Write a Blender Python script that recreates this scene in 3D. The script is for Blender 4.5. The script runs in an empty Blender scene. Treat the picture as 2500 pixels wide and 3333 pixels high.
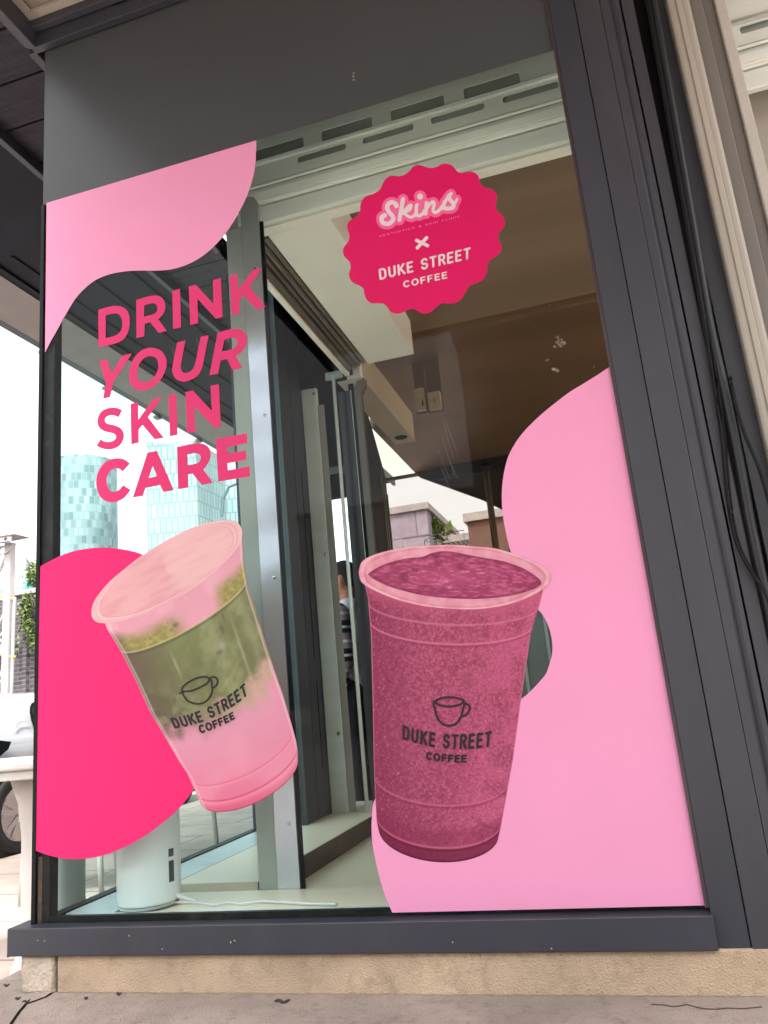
import bpy, bmesh, math, random
import numpy as np
from mathutils import Vector, Matrix
random.seed(7); np.random.seed(7)
R=math.radians
scene=bpy.context.scene; COL=scene.collection
# ---------------------------------------------------------------- camera
# pose solved from the vanishing points of the window (see the rotation rows)
PX,PY,FOC=1250.0,1666.5,2486.129
CAM=np.array([0.0,-2.6,1.0])
def _rot():
    vV=np.array([267.759,-8513.270]); vH=np.array([-8139.130,3179.622]); P=np.array([PX,PY])
    up=np.array([*(vV-P),FOC]); up/=np.linalg.norm(up)
    if up[1]>0: up=-up
    x=np.array([*(vH-P),FOC]); x/=np.linalg.norm(x)
    if x[0]<0: x=-x
    return np.array([x,np.cross(up,x),up])
RM=_rot()
cd=bpy.data.cameras.new('camera'); cam=bpy.data.objects.new('camera',cd); COL.objects.link(cam)
M=Matrix.Identity(4)
for i in range(3):
    M[i][0]=RM[i,0]; M[i][1]=-RM[i,1]; M[i][2]=-RM[i,2]; M[i][3]=CAM[i]
cam.matrix_world=M
cd.sensor_fit='VERTICAL'; cd.sensor_height=36; cd.sensor_width=27; cd.lens=FOC*36/3333
cd.clip_start=.05; cd.clip_end=2000
scene.camera=cam
# ---------------------------------------------------------------- light
SUN_EL,SUN_AZ=R(62),R(165)      # soft overcast sun high behind the photographer
w=bpy.data.worlds.new('World'); scene.world=w; w.use_nodes=True
nt=w.node_tree; nt.nodes.clear()
sky=nt.nodes.new('ShaderNodeTexSky'); sky.sky_type='NISHITA'; sky.sun_disc=False
sky.sun_elevation=SUN_EL; sky.sun_rotation=SUN_AZ; sky.air_density=1.0; sky.dust_density=6.0; sky.ozone_density=1.0
hs=nt.nodes.new('ShaderNodeHueSaturation'); hs.inputs['Saturation'].default_value=.22
bg=nt.nodes.new('ShaderNodeBackground'); bg.inputs['Strength'].default_value=.15
wo=nt.nodes.new('ShaderNodeOutputWorld')
nt.links.new(sky.outputs[0],hs.inputs['Color']); nt.links.new(hs.outputs[0],bg.inputs[0]); nt.links.new(bg.outputs[0],wo.inputs[0])
sd=bpy.data.lights.new('sun','SUN'); sd.energy=1.4; sd.angle=R(14); sd.color=(1,.96,.9)
so=bpy.data.objects.new('sun',sd); COL.objects.link(so)
sv=Vector((math.sin(SUN_AZ)*math.cos(SUN_EL),math.cos(SUN_AZ)*math.cos(SUN_EL),math.sin(SUN_EL)))
so.rotation_euler=sv.to_track_quat('Z','Y').to_euler()
scene.view_settings.view_transform='Standard'; scene.view_settings.look='None'
scene.view_settings.exposure=2.2; scene.view_settings.gamma=1
try:
    scene.cycles.max_bounces=12; scene.cycles.transparent_max_bounces=24; scene.cycles.diffuse_bounces=6
    scene.cycles.glossy_bounces=5; scene.cycles.caustics_reflective=False
except Exception: pass
# ---------------------------------------------------------------- pixel <-> world (measuring the photograph)
def rays(p):
    p=np.atleast_2d(np.asarray(p,float))
    d=np.stack([(p[:,0]-PX)/FOC,(p[:,1]-PY)/FOC,np.ones(len(p))])
    return (RM@d).T
def onY(p,Y=0.0):
    d=rays(p); t=(Y-CAM[1])/d[:,1]; return CAM+t[:,None]*d
def onZ(p,Z):
    d=rays(p); t=(Z-CAM[2])/d[:,2]; return CAM+t[:,None]*d
def onX(p,X):
    d=rays(p); t=(X-CAM[0])/d[:,0]; return CAM+t[:,None]*d
def P1(f,p,v): return f(p,v)[0]
# ---------------------------------------------------------------- materials
def lin(c): 
    return tuple(((v/255)/12.92 if v/255<=.04045 else ((v/255+.055)/1.055)**2.4) for v in c)
def nodes(m): m.use_nodes=True; return m.node_tree
def mat(name,col,rough=.5,metal=0,spec=.5,var=0,vscale=8,bump=0,bscale=60,coat=0,stretch=(1,1,1),dark=None,dscale=3,damt=.0):
    m=bpy.data.materials.new(name); t=nodes(m); b=t.nodes['Principled BSDF']
    b.inputs['Roughness'].default_value=rough; b.inputs['Metallic'].default_value=metal
    b.inputs['Specular IOR Level'].default_value=spec; b.inputs['Coat Weight'].default_value=coat
    b.inputs['Base Color'].default_value=(*col,1)
    if var or damt:
        tc=t.nodes.new('ShaderNodeTexCoord'); mp=t.nodes.new('ShaderNodeMapping'); mp.inputs['Scale'].default_value=stretch
        t.links.new(tc.outputs['Object'],mp.inputs[0])
        n=t.nodes.new('ShaderNodeTexNoise'); n.inputs['Scale'].default_value=vscale; n.inputs['Detail'].default_value=6
        t.links.new(mp.outputs[0],n.inputs['Vector'])
        r=t.nodes.new('ShaderNodeMapRange'); r.inputs['From Min'].default_value=.3; r.inputs['From Max'].default_value=.7
        r.inputs['To Min'].default_value=1-var; r.inputs['To Max'].default_value=1+var
        t.links.new(n.outputs['Fac'],r.inputs['Value'])
        mx=t.nodes.new('ShaderNodeVectorMath'); mx.operation='SCALE'; mx.inputs[0].default_value=col
        t.links.new(r.outputs[0],mx.inputs['Scale'])
        out=mx.outputs[0]
        if damt:
            n2=t.nodes.new('ShaderNodeTexNoise'); n2.inputs['Scale'].default_value=dscale; n2.inputs['Detail'].default_value=9; n2.inputs['Roughness'].default_value=.7
            t.links.new(mp.outputs[0],n2.inputs['Vector'])
            cr=t.nodes.new('ShaderNodeMapRange'); cr.inputs['From Min'].default_value=.5; cr.inputs['From Max'].default_value=.68; cr.inputs['To Max'].default_value=damt
            t.links.new(n2.outputs['Fac'],cr.inputs['Value'])
            mm=t.nodes.new('ShaderNodeMix'); mm.data_type='RGBA'; mm.inputs['B'].default_value=(*(dark or (0.05,.04,.03)),1)
            t.links.new(cr.outputs[0],mm.inputs['Factor']); t.links.new(out,mm.inputs['A']); out=mm.outputs['Result']
        t.links.new(out,b.inputs['Base Color'])
    if bump:
        tc=t.nodes.new('ShaderNodeTexCoord')
        n=t.nodes.new('ShaderNodeTexNoise'); n.inputs['Scale'].default_value=bscale; n.inputs['Detail'].default_value=8
        bp=t.nodes.new('ShaderNodeBump'); bp.inputs['Strength'].default_value=bump; bp.inputs['Distance'].default_value=.01
        t.links.new(tc.outputs['Object'],n.inputs['Vector']); t.links.new(n.outputs['Fac'],bp.inputs['Height']); t.links.new(bp.outputs[0],b.inputs['Normal'])
    return m
def glassmat(name,tint,refl=(1,1,1),k=1.0,base=0.0):
    m=bpy.data.materials.new(name); t=nodes(m); t.nodes.clear()
    o=t.nodes.new('ShaderNodeOutputMaterial'); tr=t.nodes.new('ShaderNodeBsdfTransparent'); tr.inputs[0].default_value=(*tint,1)
    g=t.nodes.new('ShaderNodeBsdfGlossy'); g.inputs['Color'].default_value=(*refl,1); g.inputs['Roughness'].default_value=.0
    f=t.nodes.new('ShaderNodeFresnel'); f.inputs['IOR'].default_value=1.45
    ml=t.nodes.new('ShaderNodeMath'); ml.operation='MULTIPLY_ADD'; ml.inputs[1].default_value=k; ml.inputs[2].default_value=base; ml.use_clamp=True
    # geometry: only front faces reflect, so a pane of two faces does not mirror twice
    ge=t.nodes.new('ShaderNodeNewGeometry'); inv=t.nodes.new('ShaderNodeMath'); inv.operation='SUBTRACT'; inv.inputs[0].default_value=1
    m2=t.nodes.new('ShaderNodeMath'); m2.operation='MULTIPLY'
    t.links.new(ge.outputs['Backfacing'],inv.inputs[1])
    t.links.new(f.outputs[0],ml.inputs[0]); t.links.new(ml.outputs[0],m2.inputs[0]); t.links.new(inv.outputs[0],m2.inputs[1])
    mx=t.nodes.new('ShaderNodeMixShader'); t.links.new(m2.outputs[0],mx.inputs[0]); t.links.new(tr.outputs[0],mx.inputs[1]); t.links.new(g.outputs[0],mx.inputs[2])
    t.links.new(mx.outputs[0],o.inputs[0]); return m
def colmat(name,rough=.45,coat=.0):
    m=bpy.data.materials.new(name); t=nodes(m); b=t.nodes['Principled BSDF']; a=t.nodes.new('ShaderNodeAttribute'); a.attribute_name='Col'
    t.links.new(a.outputs['Color'],b.inputs['Base Color']); b.inputs['Roughness'].default_value=rough; b.inputs['Coat Weight'].default_value=coat
    b.inputs['Specular IOR Level'].default_value=.12
    return m
def brickmat(name,c1,c2,mortar,sc,w=.5,h=.25,ms=.01,rough=.8,bias=0,uv=False,off=.5,rot=(0,0,0),bump=.3,squash=1,nscale=3):
    m=bpy.data.materials.new(name); t=nodes(m); b=t.nodes['Principled BSDF']; b.inputs['Roughness'].default_value=rough
    tc=t.nodes.new('ShaderNodeTexCoord'); mp=t.nodes.new('ShaderNodeMapping'); mp.inputs['Rotation'].default_value=rot
    t.links.new(tc.outputs['UV' if uv else 'Object'],mp.inputs[0])
    br=t.nodes.new('ShaderNodeTexBrick'); br.inputs['Color1'].default_value=(*c1,1); br.inputs['Color2'].default_value=(*c2,1); br.inputs['Mortar'].default_value=(*mortar,1)
    br.inputs['Scale'].default_value=sc; br.inputs['Brick Width'].default_value=w; br.inputs['Row Height'].default_value=h
    br.inputs['Mortar Size'].default_value=ms; br.inputs['Bias'].default_value=bias; br.offset=off; br.squash=squash
    t.links.new(mp.outputs[0],br.inputs['Vector'])
    n=t.nodes.new('ShaderNodeTexNoise'); n.inputs['Scale'].default_value=nscale; n.inputs['Detail'].default_value=4
    t.links.new(tc.outputs['Object'],n.inputs['Vector'])
    r=t.nodes.new('ShaderNodeMapRange'); r.inputs['From Min'].default_value=.3; r.inputs['From Max'].default_value=.7; r.inputs['To Min'].default_value=.8; r.inputs['To Max'].default_value=1.15
    t.links.new(n.outputs['Fac'],r.inputs['Value'])
    mx=t.nodes.new('ShaderNodeVectorMath'); mx.operation='SCALE'; t.links.new(br.outputs['Color'],mx.inputs[0]); t.links.new(r.outputs[0],mx.inputs['Scale'])
    t.links.new(mx.outputs[0],b.inputs['Base Color'])
    if bump:
        bp=t.nodes.new('ShaderNodeBump'); bp.inputs['Strength'].default_value=bump; bp.inputs['Distance'].default_value=.01; bp.invert=True
        t.links.new(br.outputs['Fac'],bp.inputs['Height']); t.links.new(bp.outputs[0],b.inputs['Normal'])
    return m
K={}
K['frame']=mat('anthracite powder coat',(.024,.027,.037),.45,var=.12,vscale=3,stretch=(1,1,.3),damt=.22,dark=(.055,.052,.055),dscale=7,bump=.05,bscale=300)
K['frame2']=mat('anthracite powder coat lighter',(.031,.032,.042),.42,var=.1,vscale=3,stretch=(1,1,.3),damt=.2,dark=(.065,.06,.063),dscale=6)
K['black']=mat('black rubber',(.006,.006,.007),.6,spec=.15,var=.3,vscale=30)
K['seal']=mat('black glazing seal',(.006,.0055,.0065),.5,spec=.15,var=.3,vscale=20,damt=.35,dark=(.07,.05,.04),dscale=18)
K['rust']=mat('rusty edge',(.09,.045,.03),.8,var=.4,vscale=40)
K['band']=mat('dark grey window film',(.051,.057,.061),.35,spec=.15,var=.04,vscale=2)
K['pink']=mat('pale pink vinyl',(.62,.25,.41),.55,var=.02,vscale=3,spec=.12)
K['magenta']=mat('hot pink vinyl',(.60,.020,.125),.55,var=.02,vscale=3,spec=.1)
K['slogan']=mat('slogan pink vinyl',(.52,.034,.135),.55,var=.03,vscale=3,spec=.1)
K['badge']=mat('crimson pink vinyl',(.50,.0065,.092),.5,var=.03,vscale=3,spec=.15)
K['badgepink']=mat('mid pink print',(.66,.09,.26),.5)
K['white']=mat('white print',(.56,.49,.51),.5)
K['ink']=mat('charcoal print',(.018,.014,.018),.6,spec=.2)
K['edge']=mat('thin clear vinyl edge',(.9,.5,.62),.4)
K['stone']=mat('buff sandstone',(.42,.315,.215),.9,var=.18,vscale=4,bump=.7,bscale=170,damt=.5,dark=(.2,.145,.10),dscale=17)
K['stonel']=mat('pale worn sandstone',(.46,.385,.31),.9,var=.2,vscale=9,bump=.9,bscale=60,damt=.5,dark=(.17,.12,.1),dscale=9)
K['ledge']=mat('grey brown stone step',(.29,.235,.20),.9,var=.22,vscale=3.5,bump=.8,bscale=160,damt=.5,dark=(.13,.1,.085),dscale=26)
K['shut']=mat('grey green steel shutter',(.74,.80,.75),.36,metal=.1,var=.06,vscale=4,stretch=(.3,1,3))
K['post']=mat('grey green steel post',(.30,.345,.32),.45,metal=.1,var=.08,vscale=3,stretch=(1,1,.4))
K['whitep']=mat('white painted board',(.80,.80,.74),.6,var=.04,vscale=3)
K['brown']=mat('brown stained ceiling',(.235,.165,.115),.5,var=.16,vscale=1.2,stretch=(.25,2.2,1))
K['dark']=mat('near black panel',(.0085,.009,.015),.6,spec=.12,var=.2,vscale=3)
K['plank']=mat('dark stained boards',(.016,.014,.022),.55,spec=.2,var=.45,vscale=5,stretch=(.8,12,1),bump=.6,bscale=18)
K['lip']=mat('warm grey steel lip',(.16,.14,.13),.5,var=.1,vscale=4)
K['ceil']=mat('beige corrugated soffit',(.22,.19,.165),.55,var=.06,vscale=3)
K['beige']=mat('beige painted steel',(.30,.28,.24),.5,var=.06,vscale=3,stretch=(1,1,.3))
K['taupe']=mat('taupe painted steel',(.13,.12,.105),.5,var=.06,vscale=3,stretch=(1,1,.3))
K['mauve']=mat('mauve grey render',(.36,.345,.31),.7,var=.08,vscale=4)
K['floor']=mat('cream floor tile',(.78,.71,.55),.35,var=.08,vscale=2,damt=.12,dark=(.3,.26,.2),dscale=4)
K['sill']=mat('blue grey sill',(.50,.60,.62),.3,var=.08,vscale=5,damt=.2,dark=(.1,.1,.1),dscale=14)
K['walnut']=mat('dark brown riser',(.045,.028,.02),.6,var=.3,vscale=10)
K['router']=mat('white plastic',(.62,.66,.66),.35,var=.02)
K['cable']=mat('white cable',(.6,.6,.6),.45)
K['chrome']=mat('brushed steel',(.55,.53,.5),.25,metal=.9)
K['furn']=mat('white moulded plastic',(.46,.44,.42),.45,var=.03)
K['car']=mat('white car paint',(.44,.46,.50),.15,coat=.8)
K['tyre']=mat('tyre rubber',(.012,.012,.013),.75,var=.2,vscale=40)
K['alloy']=mat('machined alloy',(.55,.5,.48),.25,metal=.8)
K['carglass']=mat('dark car glass',(.01,.012,.014),.05,coat=1)
K['steelw']=mat('white painted iron',(.34,.325,.32),.5,var=.08,vscale=6)
K['yellow']=mat('yellow rail',(.75,.42,.04),.5)
K['teal']=mat('teal canvas',(.12,.52,.55),.7,var=.25,vscale=2)
K['roof']=mat('grey lead roof',(.25,.23,.23),.6,var=.15,vscale=3)
K['leaf']=mat('ivy leaf',(.075,.12,.022),.6,var=.5,vscale=12)
K['skin']=mat('skin',(.36,.17,.11),.5,var=.08,vscale=20)
K['hair']=mat('dark cropped hair',(.012,.009,.008),.75,bump=.6,bscale=150)
K['shirt']=mat('white cotton',(.78,.78,.85),.8,var=.04)
K['denim']=mat('black trousers',(.016,.016,.026),.8,var=.3,vscale=12)
K['hole']=mat('black void',(.003,.003,.003),.8,spec=.05)
K['build']=brickmat('mauve cladding',(.22,.19,.245),(.25,.215,.27),(.08,.07,.09),1,3.0,1.1,.02,.7,bump=0,rot=(R(90),0,0))
K['orange']=brickmat('orange brown cladding',(.12,.055,.04),(.10,.048,.036),(.08,.03,.02),1,4.0,1.6,.03,.8,bump=0,rot=(R(90),0,0))
K['coated']=None
K['brick']=brickmat('sooty purple brick',(.035,.03,.038),(.075,.062,.075),(.12,.105,.11),1,.36,.11,.014,.9,rot=(R(90),0,0),bump=.6)
K['paving']=brickmat('pale paving slabs',(.36,.285,.245),(.40,.32,.275),(.09,.07,.06),1,1.2,.62,.008,.7,rot=(0,0,R(0)),bump=.2)
K['glassf']=glassmat('green tinted window glass',(.93,.972,.958),k=.18)
K['glasss']=glassmat('green side glass',(.88,.968,.965),k=.2)
K['glassm']=glassmat('coated mirror glass',(.62,.60,.66),(.80,.77,.97),k=.6,base=.5)
K['glassb']=glassmat('smoked partition glass',(.80,.74,.66),k=.03)
def coated():
    m=bpy.data.materials.new('coated glossy post face'); t=nodes(m); p=t.nodes['Principled BSDF']; p.inputs['Base Color'].default_value=(.34,.39,.36,1); p.inputs['Roughness'].default_value=.45
    g=t.nodes.new('ShaderNodeBsdfGlossy'); g.inputs['Color'].default_value=(.80,.76,1,1); g.inputs['Roughness'].default_value=.27
    mx=t.nodes.new('ShaderNodeMixShader'); mx.inputs[0].default_value=.30; t.links.new(p.outputs[0],mx.inputs[1]); t.links.new(g.outputs[0],mx.inputs[2]); t.links.new(mx.outputs[0],t.nodes['Material Output'].inputs[0]); return m
K['coated']=coated()
K['glassl']=glassmat('lilac tinted glass',(.93,.92,.985),k=.2)
# striped knit
def stripemat():
    m=bpy.data.materials.new('striped knit'); t=nodes(m); b=t.nodes['Principled BSDF']; b.inputs['Roughness'].default_value=.9
    tc=t.nodes.new('ShaderNodeTexCoord'); sp=t.nodes.new('ShaderNodeSeparateXYZ'); t.links.new(tc.outputs['Object'],sp.inputs[0])
    a=t.nodes.new('ShaderNodeMath'); a.operation='MULTIPLY'; a.inputs[1].default_value=1/.215; t.links.new(sp.outputs['Z'],a.inputs[0])
    f=t.nodes.new('ShaderNodeMath'); f.operation='FRACT'; t.links.new(a.outputs[0],f.inputs[0])
    cr=t.nodes.new('ShaderNodeValToRGB'); cr.color_ramp.interpolation='CONSTANT'; e=cr.color_ramp.elements
    seq=[(0,(.008,.008,.02)),(.17,(.75,.75,.72)),(.26,(.008,.008,.02)),(.45,(.36,.27,.33)),(.66,(.75,.7,.7)),(.76,(.36,.27,.33))]
    e[0].position=0; e[0].color=(*seq[0][1],1); e[1].position=seq[1][0]; e[1].color=(*seq[1][1],1)
    for p,c in seq[2:]:
        q=e.new(p); q.color=(*c,1)
    t.links.new(f.outputs[0],cr.inputs[0]); t.links.new(cr.outputs[0],b.inputs['Base Color']); return m
K['stripe']=stripemat()
# ---------------------------------------------------------------- object helpers
def tag(o,label=None,cat=None,group=None,kind=None):
    if label: o['label']=label
    if cat: o['category']=cat
    if group: o['group']=group
    if kind: o['kind']=kind
    return o
def thing(name,label,cat,loc=(0,0,0),group=None):
    o=bpy.data.objects.new(name,None); COL.objects.link(o); o.location=loc; o.empty_display_size=.1
    return tag(o,label,cat,group)
class MB:
    def __init__(s): s.bm=bmesh.new()
    def box(s,a,b,bev=0):
        a,b=np.minimum(a,b),np.maximum(a,b)
        vs=[s.bm.verts.new((x,y,z)) for z in (a[2],b[2]) for y in (a[1],b[1]) for x in (a[0],b[0])]
        fs=[(0,2,3,1),(4,5,7,6),(0,1,5,4),(2,6,7,3),(0,4,6,2),(1,3,7,5)]
        ff=[s.bm.faces.new([vs[i] for i in f]) for f in fs]
        if bev:
            es={e for f in ff for e in f.edges}
            bmesh.ops.bevel(s.bm,geom=list(es),offset=bev,segments=2,affect='EDGES',profile=.5)
        return s
    def poly(s,pts): s.bm.faces.new([s.bm.verts.new(p) for p in pts]); return s
    def prism(s,pts,vec):
        a=[s.bm.verts.new(p) for p in pts]; b=[s.bm.verts.new(tuple(np.array(p)+np.array(vec))) for p in pts]
        s.bm.faces.new(a); s.bm.faces.new(b[::-1]); n=len(a)
        for i in range(n): s.bm.faces.new((a[i],b[i],b[(i+1)%n],a[(i+1)%n]))
        return s
    def tube(s,pts,r,n=8,cap=True):
        pts=[Vector(tuple(p)) for p in pts]; rs=r if hasattr(r,'__len__') else [r]*len(pts); rings=[]
        ref=Vector((0,0,1))
        for i,p in enumerate(pts):
            d=(pts[min(i+1,len(pts)-1)]-pts[max(i-1,0)]).normalized()
            u=d.cross(ref)
            if u.length<.05: u=d.cross(Vector((1,0,0)))
            u.normalize(); v=d.cross(u)
            rings.append([s.bm.verts.new(p+(u*math.cos(2*math.pi*k/n)+v*math.sin(2*math.pi*k/n))*rs[i]) for k in range(n)])
        for a,b in zip(rings,rings[1:]):
            for k in range(n): s.bm.faces.new((a[k],a[(k+1)%n],b[(k+1)%n],b[k]))
        if cap: s.bm.faces.new(rings[0]); s.bm.faces.new(rings[-1][::-1])
        return s
    def lathe(s,prof,c,n=32,axis='Z'):
        rings=[]
        for r,z in prof:
            ring=[]
            for k in range(n):
                a=2*math.pi*k/n
                if axis=='Z': q=(c[0]+r*math.cos(a),c[1]+r*math.sin(a),c[2]+z)
                elif axis=='X': q=(c[0]+z,c[1]+r*math.cos(a),c[2]+r*math.sin(a))
                else: q=(c[0]+r*math.cos(a),c[1]+z,c[2]+r*math.sin(a))
                ring.append(s.bm.verts.new(q))
            rings.append(ring)
        for a,b in zip(rings,rings[1:]):
            for k in range(n): s.bm.faces.new((a[k],a[(k+1)%n],b[(k+1)%n],b[k]))
        s.bm.faces.new(rings[0][::-1]); s.bm.faces.new(rings[-1]); return s
    def build(s,name,m,parent=None,smooth=False):
        bmesh.ops.recalc_face_normals(s.bm,faces=s.bm.faces)
        me=bpy.data.meshes.new(name); s.bm.to_mesh(me); s.bm.free()
        return link(name,me,m,parent,smooth)
def link(name,me,m,parent=None,smooth=False):
    if m: me.materials.append(m)
    if smooth:
        for p in me.polygons: p.use_smooth=True
    o=bpy.data.objects.new(name,me); COL.objects.link(o)
    if parent is not None:
        o.parent=parent
        if parent.type=='EMPTY' and any(abs(v)>1e-9 for v in parent.location): o.matrix_parent_inverse=Matrix.Translation(-Vector(parent.location))
    return o
def box(name,a,b,m,parent=None,bev=0): return MB().box(a,b,bev).build(name,m,parent)
def vert(x0,x1,y0,y1,z0,z1): return (x0,y0,z0),(x1,y1,z1)
# smooth outline:  corner = (x,y)   smooth point = (x,y,1)
def outline(pts,closed=True,n=7):
    P=[np.array(p[:2],float) for p in pts]; S=[len(p)>2 for p in pts]; N=len(P); out=[]
    def T(i,side):
        a=(i-1)%N; b=(i+1)%N
        if S[i]: return (P[b]-P[a])/2
        return (P[b]-P[i])*.9 if side>0 else (P[i]-P[a])*.9
    for i in range(N if closed else N-1):
        j=(i+1)%N
        if not S[i] and not S[j]: out.append(P[i]); continue
        t0,t1=T(i,1),T(j,-1); L=np.linalg.norm(P[j]-P[i])
        for t in (t0,t1):
            l=np.linalg.norm(t)
            if l>1.25*L: t*=1.25*L/l
        for k in range(n):
            s=k/n; h=(2*s**3-3*s**2+1,s**3-2*s**2+s,-2*s**3+3*s**2,s**3-s**2)
            out.append(h[0]*P[i]+h[1]*t0+h[2]*P[j]+h[3]*t1)
    if not closed: out.append(P[-1])
    return np.array(out)
class Crop:                      # an enlarged crop of the photograph: scale and offset
    def __init__(s,sc,ox,oy): s.a=(sc,ox,oy)
    def __call__(s,pts):
        out=[]
        for p in pts: out.append((p[0]/s.a[0]+s.a[1],p[1]/s.a[0]+s.a[2])+tuple(p[2:]))
        return out
r1=Crop(1.3272,0,0); r3=Crop(1.8433,0,1000); r5=Crop(1.8433,1600,1000); r6=Crop(1.544,0,1900); r7=Crop(1.544,850,1900); r8=Crop(1.544,1500,1900)
cl=Crop(2.5523,250,850); cm=Crop(2.765,280,1200); cb=Crop(2.765,1100,500); c1=Crop(2.107,280,1650); c2=Crop(1.923,1150,1700)
c4=Crop(3.016,1150,1100); c7=Crop(1.3825,100,2500)
def flat(name,loops,y,m,parent=None,th=.0006):
    """loops: outlines as (X,Z) arrays on the window plane; a thin vinyl sheet at depth y"""
    cu=bpy.data.curves.new(name,'CURVE'); cu.dimensions='2D'; cu.fill_mode='BOTH'; cu.extrude=th/2; cu.resolution_u=1
    for L in loops:
        sp=cu.splines.new('POLY'); sp.points.add(len(L)-1)
        co=np.zeros((len(L),4)); co[:,0]=L[:,0]; co[:,1]=L[:,1]; co[:,3]=1
        sp.points.foreach_set('co',co.ravel()); sp.use_cyclic_u=True
    ob=bpy.data.objects.new(name,cu); COL.objects.link(ob)
    dg=bpy.context.evaluated_depsgraph_get(); me=bpy.data.meshes.new_from_object(ob.evaluated_get(dg))
    bpy.data.objects.remove(ob); bpy.data.curves.remove(cu)
    n=len(me.vertices); co=np.zeros(n*3); me.vertices.foreach_get('co',co); co=co.reshape(-1,3)
    me.vertices.foreach_set('co',np.stack([co[:,0],y-co[:,2],co[:,1]],1).ravel()); me.materials.clear(); me.update()
    return link(name,me,m,parent)
def px(L,Y=0): q=onY(L,Y); return q[:,[0,2]]
def sheet(name,loops,y,m,parent=None,n=7): return flat(name,[px(outline(l,n=n)) for l in loops],y,m,parent)
# strokes -> outline by signed distance and marching squares
def sdf_loops(segs,x0,x1,y0,y1,h):
    """segs: list of (ax,ay,bx,by,ra,rb[,square]); returns closed loops of the zero contour"""
    xs=np.arange(x0,x1+h,h); ys=np.arange(y0,y1+h,h); X,Y=np.meshgrid(xs,ys); D=np.full(X.shape,1e9)
    for sg in segs:
        ax,ay,bx,by,ra,rb=sg[:6]; dx,dy=bx-ax,by-ay; L2=dx*dx+dy*dy+1e-12
        t=((X-ax)*dx+(Y-ay)*dy)/L2
        if len(sg)>6 and sg[6]:
            L=math.sqrt(L2); u=t*L; v=np.abs((X-ax)*dy-(Y-ay)*dx)/L
            d=np.maximum(np.maximum(-u,u-L),v-ra)
        else:
            t=np.clip(t,0,1); d=np.hypot(X-ax-t*dx,Y-ay-t*dy)-(ra+(rb-ra)*t)
        D=np.minimum(D,d)
    D[0,:]=D[-1,:]=D[:,0]=D[:,-1]=h
    D=np.where(np.abs(D)<1e-9,1e-9,D)
    nxt={}; pos={}
    ny,nx=D.shape; ins=D<0
    code=ins[:-1,:-1]*1+ins[:-1,1:]*2+ins[1:,1:]*4+ins[1:,:-1]*8
    def ed(i,j,e):
        if e==0: k=('h',i,j); a,b=D[i,j],D[i,j+1]; p=(xs[j]+h*a/(a-b),ys[i])
        elif e==1: k=('v',i,j+1); a,b=D[i,j+1],D[i+1,j+1]; p=(xs[j+1],ys[i]+h*a/(a-b))
        elif e==2: k=('h',i+1,j); a,b=D[i+1,j],D[i+1,j+1]; p=(xs[j]+h*a/(a-b),ys[i+1])
        else: k=('v',i,j); a,b=D[i,j],D[i+1,j]; p=(xs[j],ys[i]+h*a/(a-b))
        pos[k]=p; return k
    tab={1:[(3,0)],2:[(0,1)],3:[(3,1)],4:[(1,2)],5:[(3,0),(1,2)],6:[(0,2)],7:[(3,2)],8:[(2,3)],9:[(2,0)],10:[(0,1),(2,3)],11:[(2,1)],12:[(1,3)],13:[(1,0)],14:[(0,3)]}
    for i,j in np.argwhere((code>0)&(code<15)):
        for a,b in tab[int(code[i,j])]: nxt[ed(i,j,a)]=ed(i,j,b)
    loops=[]
    while nxt:
        k,v=next(iter(nxt.items())); loop=[]
        while k in nxt: loop.append(pos[k]); k=nxt.pop(k)
        if len(loop)>3: loops.append(np.array(loop))
    return loops
def arc(cx,cy,rx,ry,a0,a1,n=10): return [(cx+rx*math.cos(R(a0+(a1-a0)*i/n)),cy+ry*math.sin(R(a0+(a1-a0)*i/n))) for i in range(n+1)]
GL={ # stroke letters, cap height 1, stroke centre lines
'D':(.62,[[(0,0),(0,1)]+[(.25,1)]+arc(.27,.68,.3,.32,90,0)+arc(.27,.32,.3,.32,0,-90)+[(0,0)]]),
'U':(.62,[[(0,1),(0,.3)]+arc(.29,.3,.29,.3,180,360)+[(.58,1)]]),
'K':(.6,[[(0,0),(0,1)],[(.56,1),(.02,.4)],[(.2,.58),(.6,0)]]),
'E':(.5,[[(.48,1),(0,1),(0,0),(.48,0)],[(0,.52),(.42,.52)]]),
'S':(.56,[arc(.28,.74,.26,.26,25,180)+arc(.28,.74,.26,.24,180,270)[1:]+arc(.28,.27,.28,.24,90,0)[1:]+arc(.28,.27,.28,.27,0,-160)[1:]]),
'T':(.56,[[(0,1),(.56,1)],[(.28,1),(.28,0)]]),
'R':(.56,[[(0,0),(0,1),(.28,1)]+arc(.28,.74,.26,.26,90,-90)+[(0,.48)],[(.3,.48),(.56,0)]]),
'C':(.62,[arc(.34,.5,.34,.5,50,310,16)]),
'O':(.72,[arc(.36,.5,.36,.5,0,360,24)]),
'F':(.48,[[(.48,1),(0,1),(0,0)],[(0,.5),(.42,.5)]]),
'A':(.66,[[(0,0),(.33,1),(.66,0)],[(.12,.34),(.54,.34)]]),
'H':(.6,[[(0,0),(0,1)],[(.6,0),(.6,1)],[(0,.5),(.6,.5)]]),
'I':(.0,[[(0,0),(0,1)]]),
'N':(.62,[[(0,0),(0,1),(.62,0),(.62,1)]]),
'L':(.48,[[(0,1),(0,0),(.48,0)]]),
'&':(.6,[arc(.3,.76,.2,.22,0,360,12),[(.2,.62),(.62,0)],arc(.26,.28,.26,.28,100,360,12)]),
' ':(.25,[])}
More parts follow.
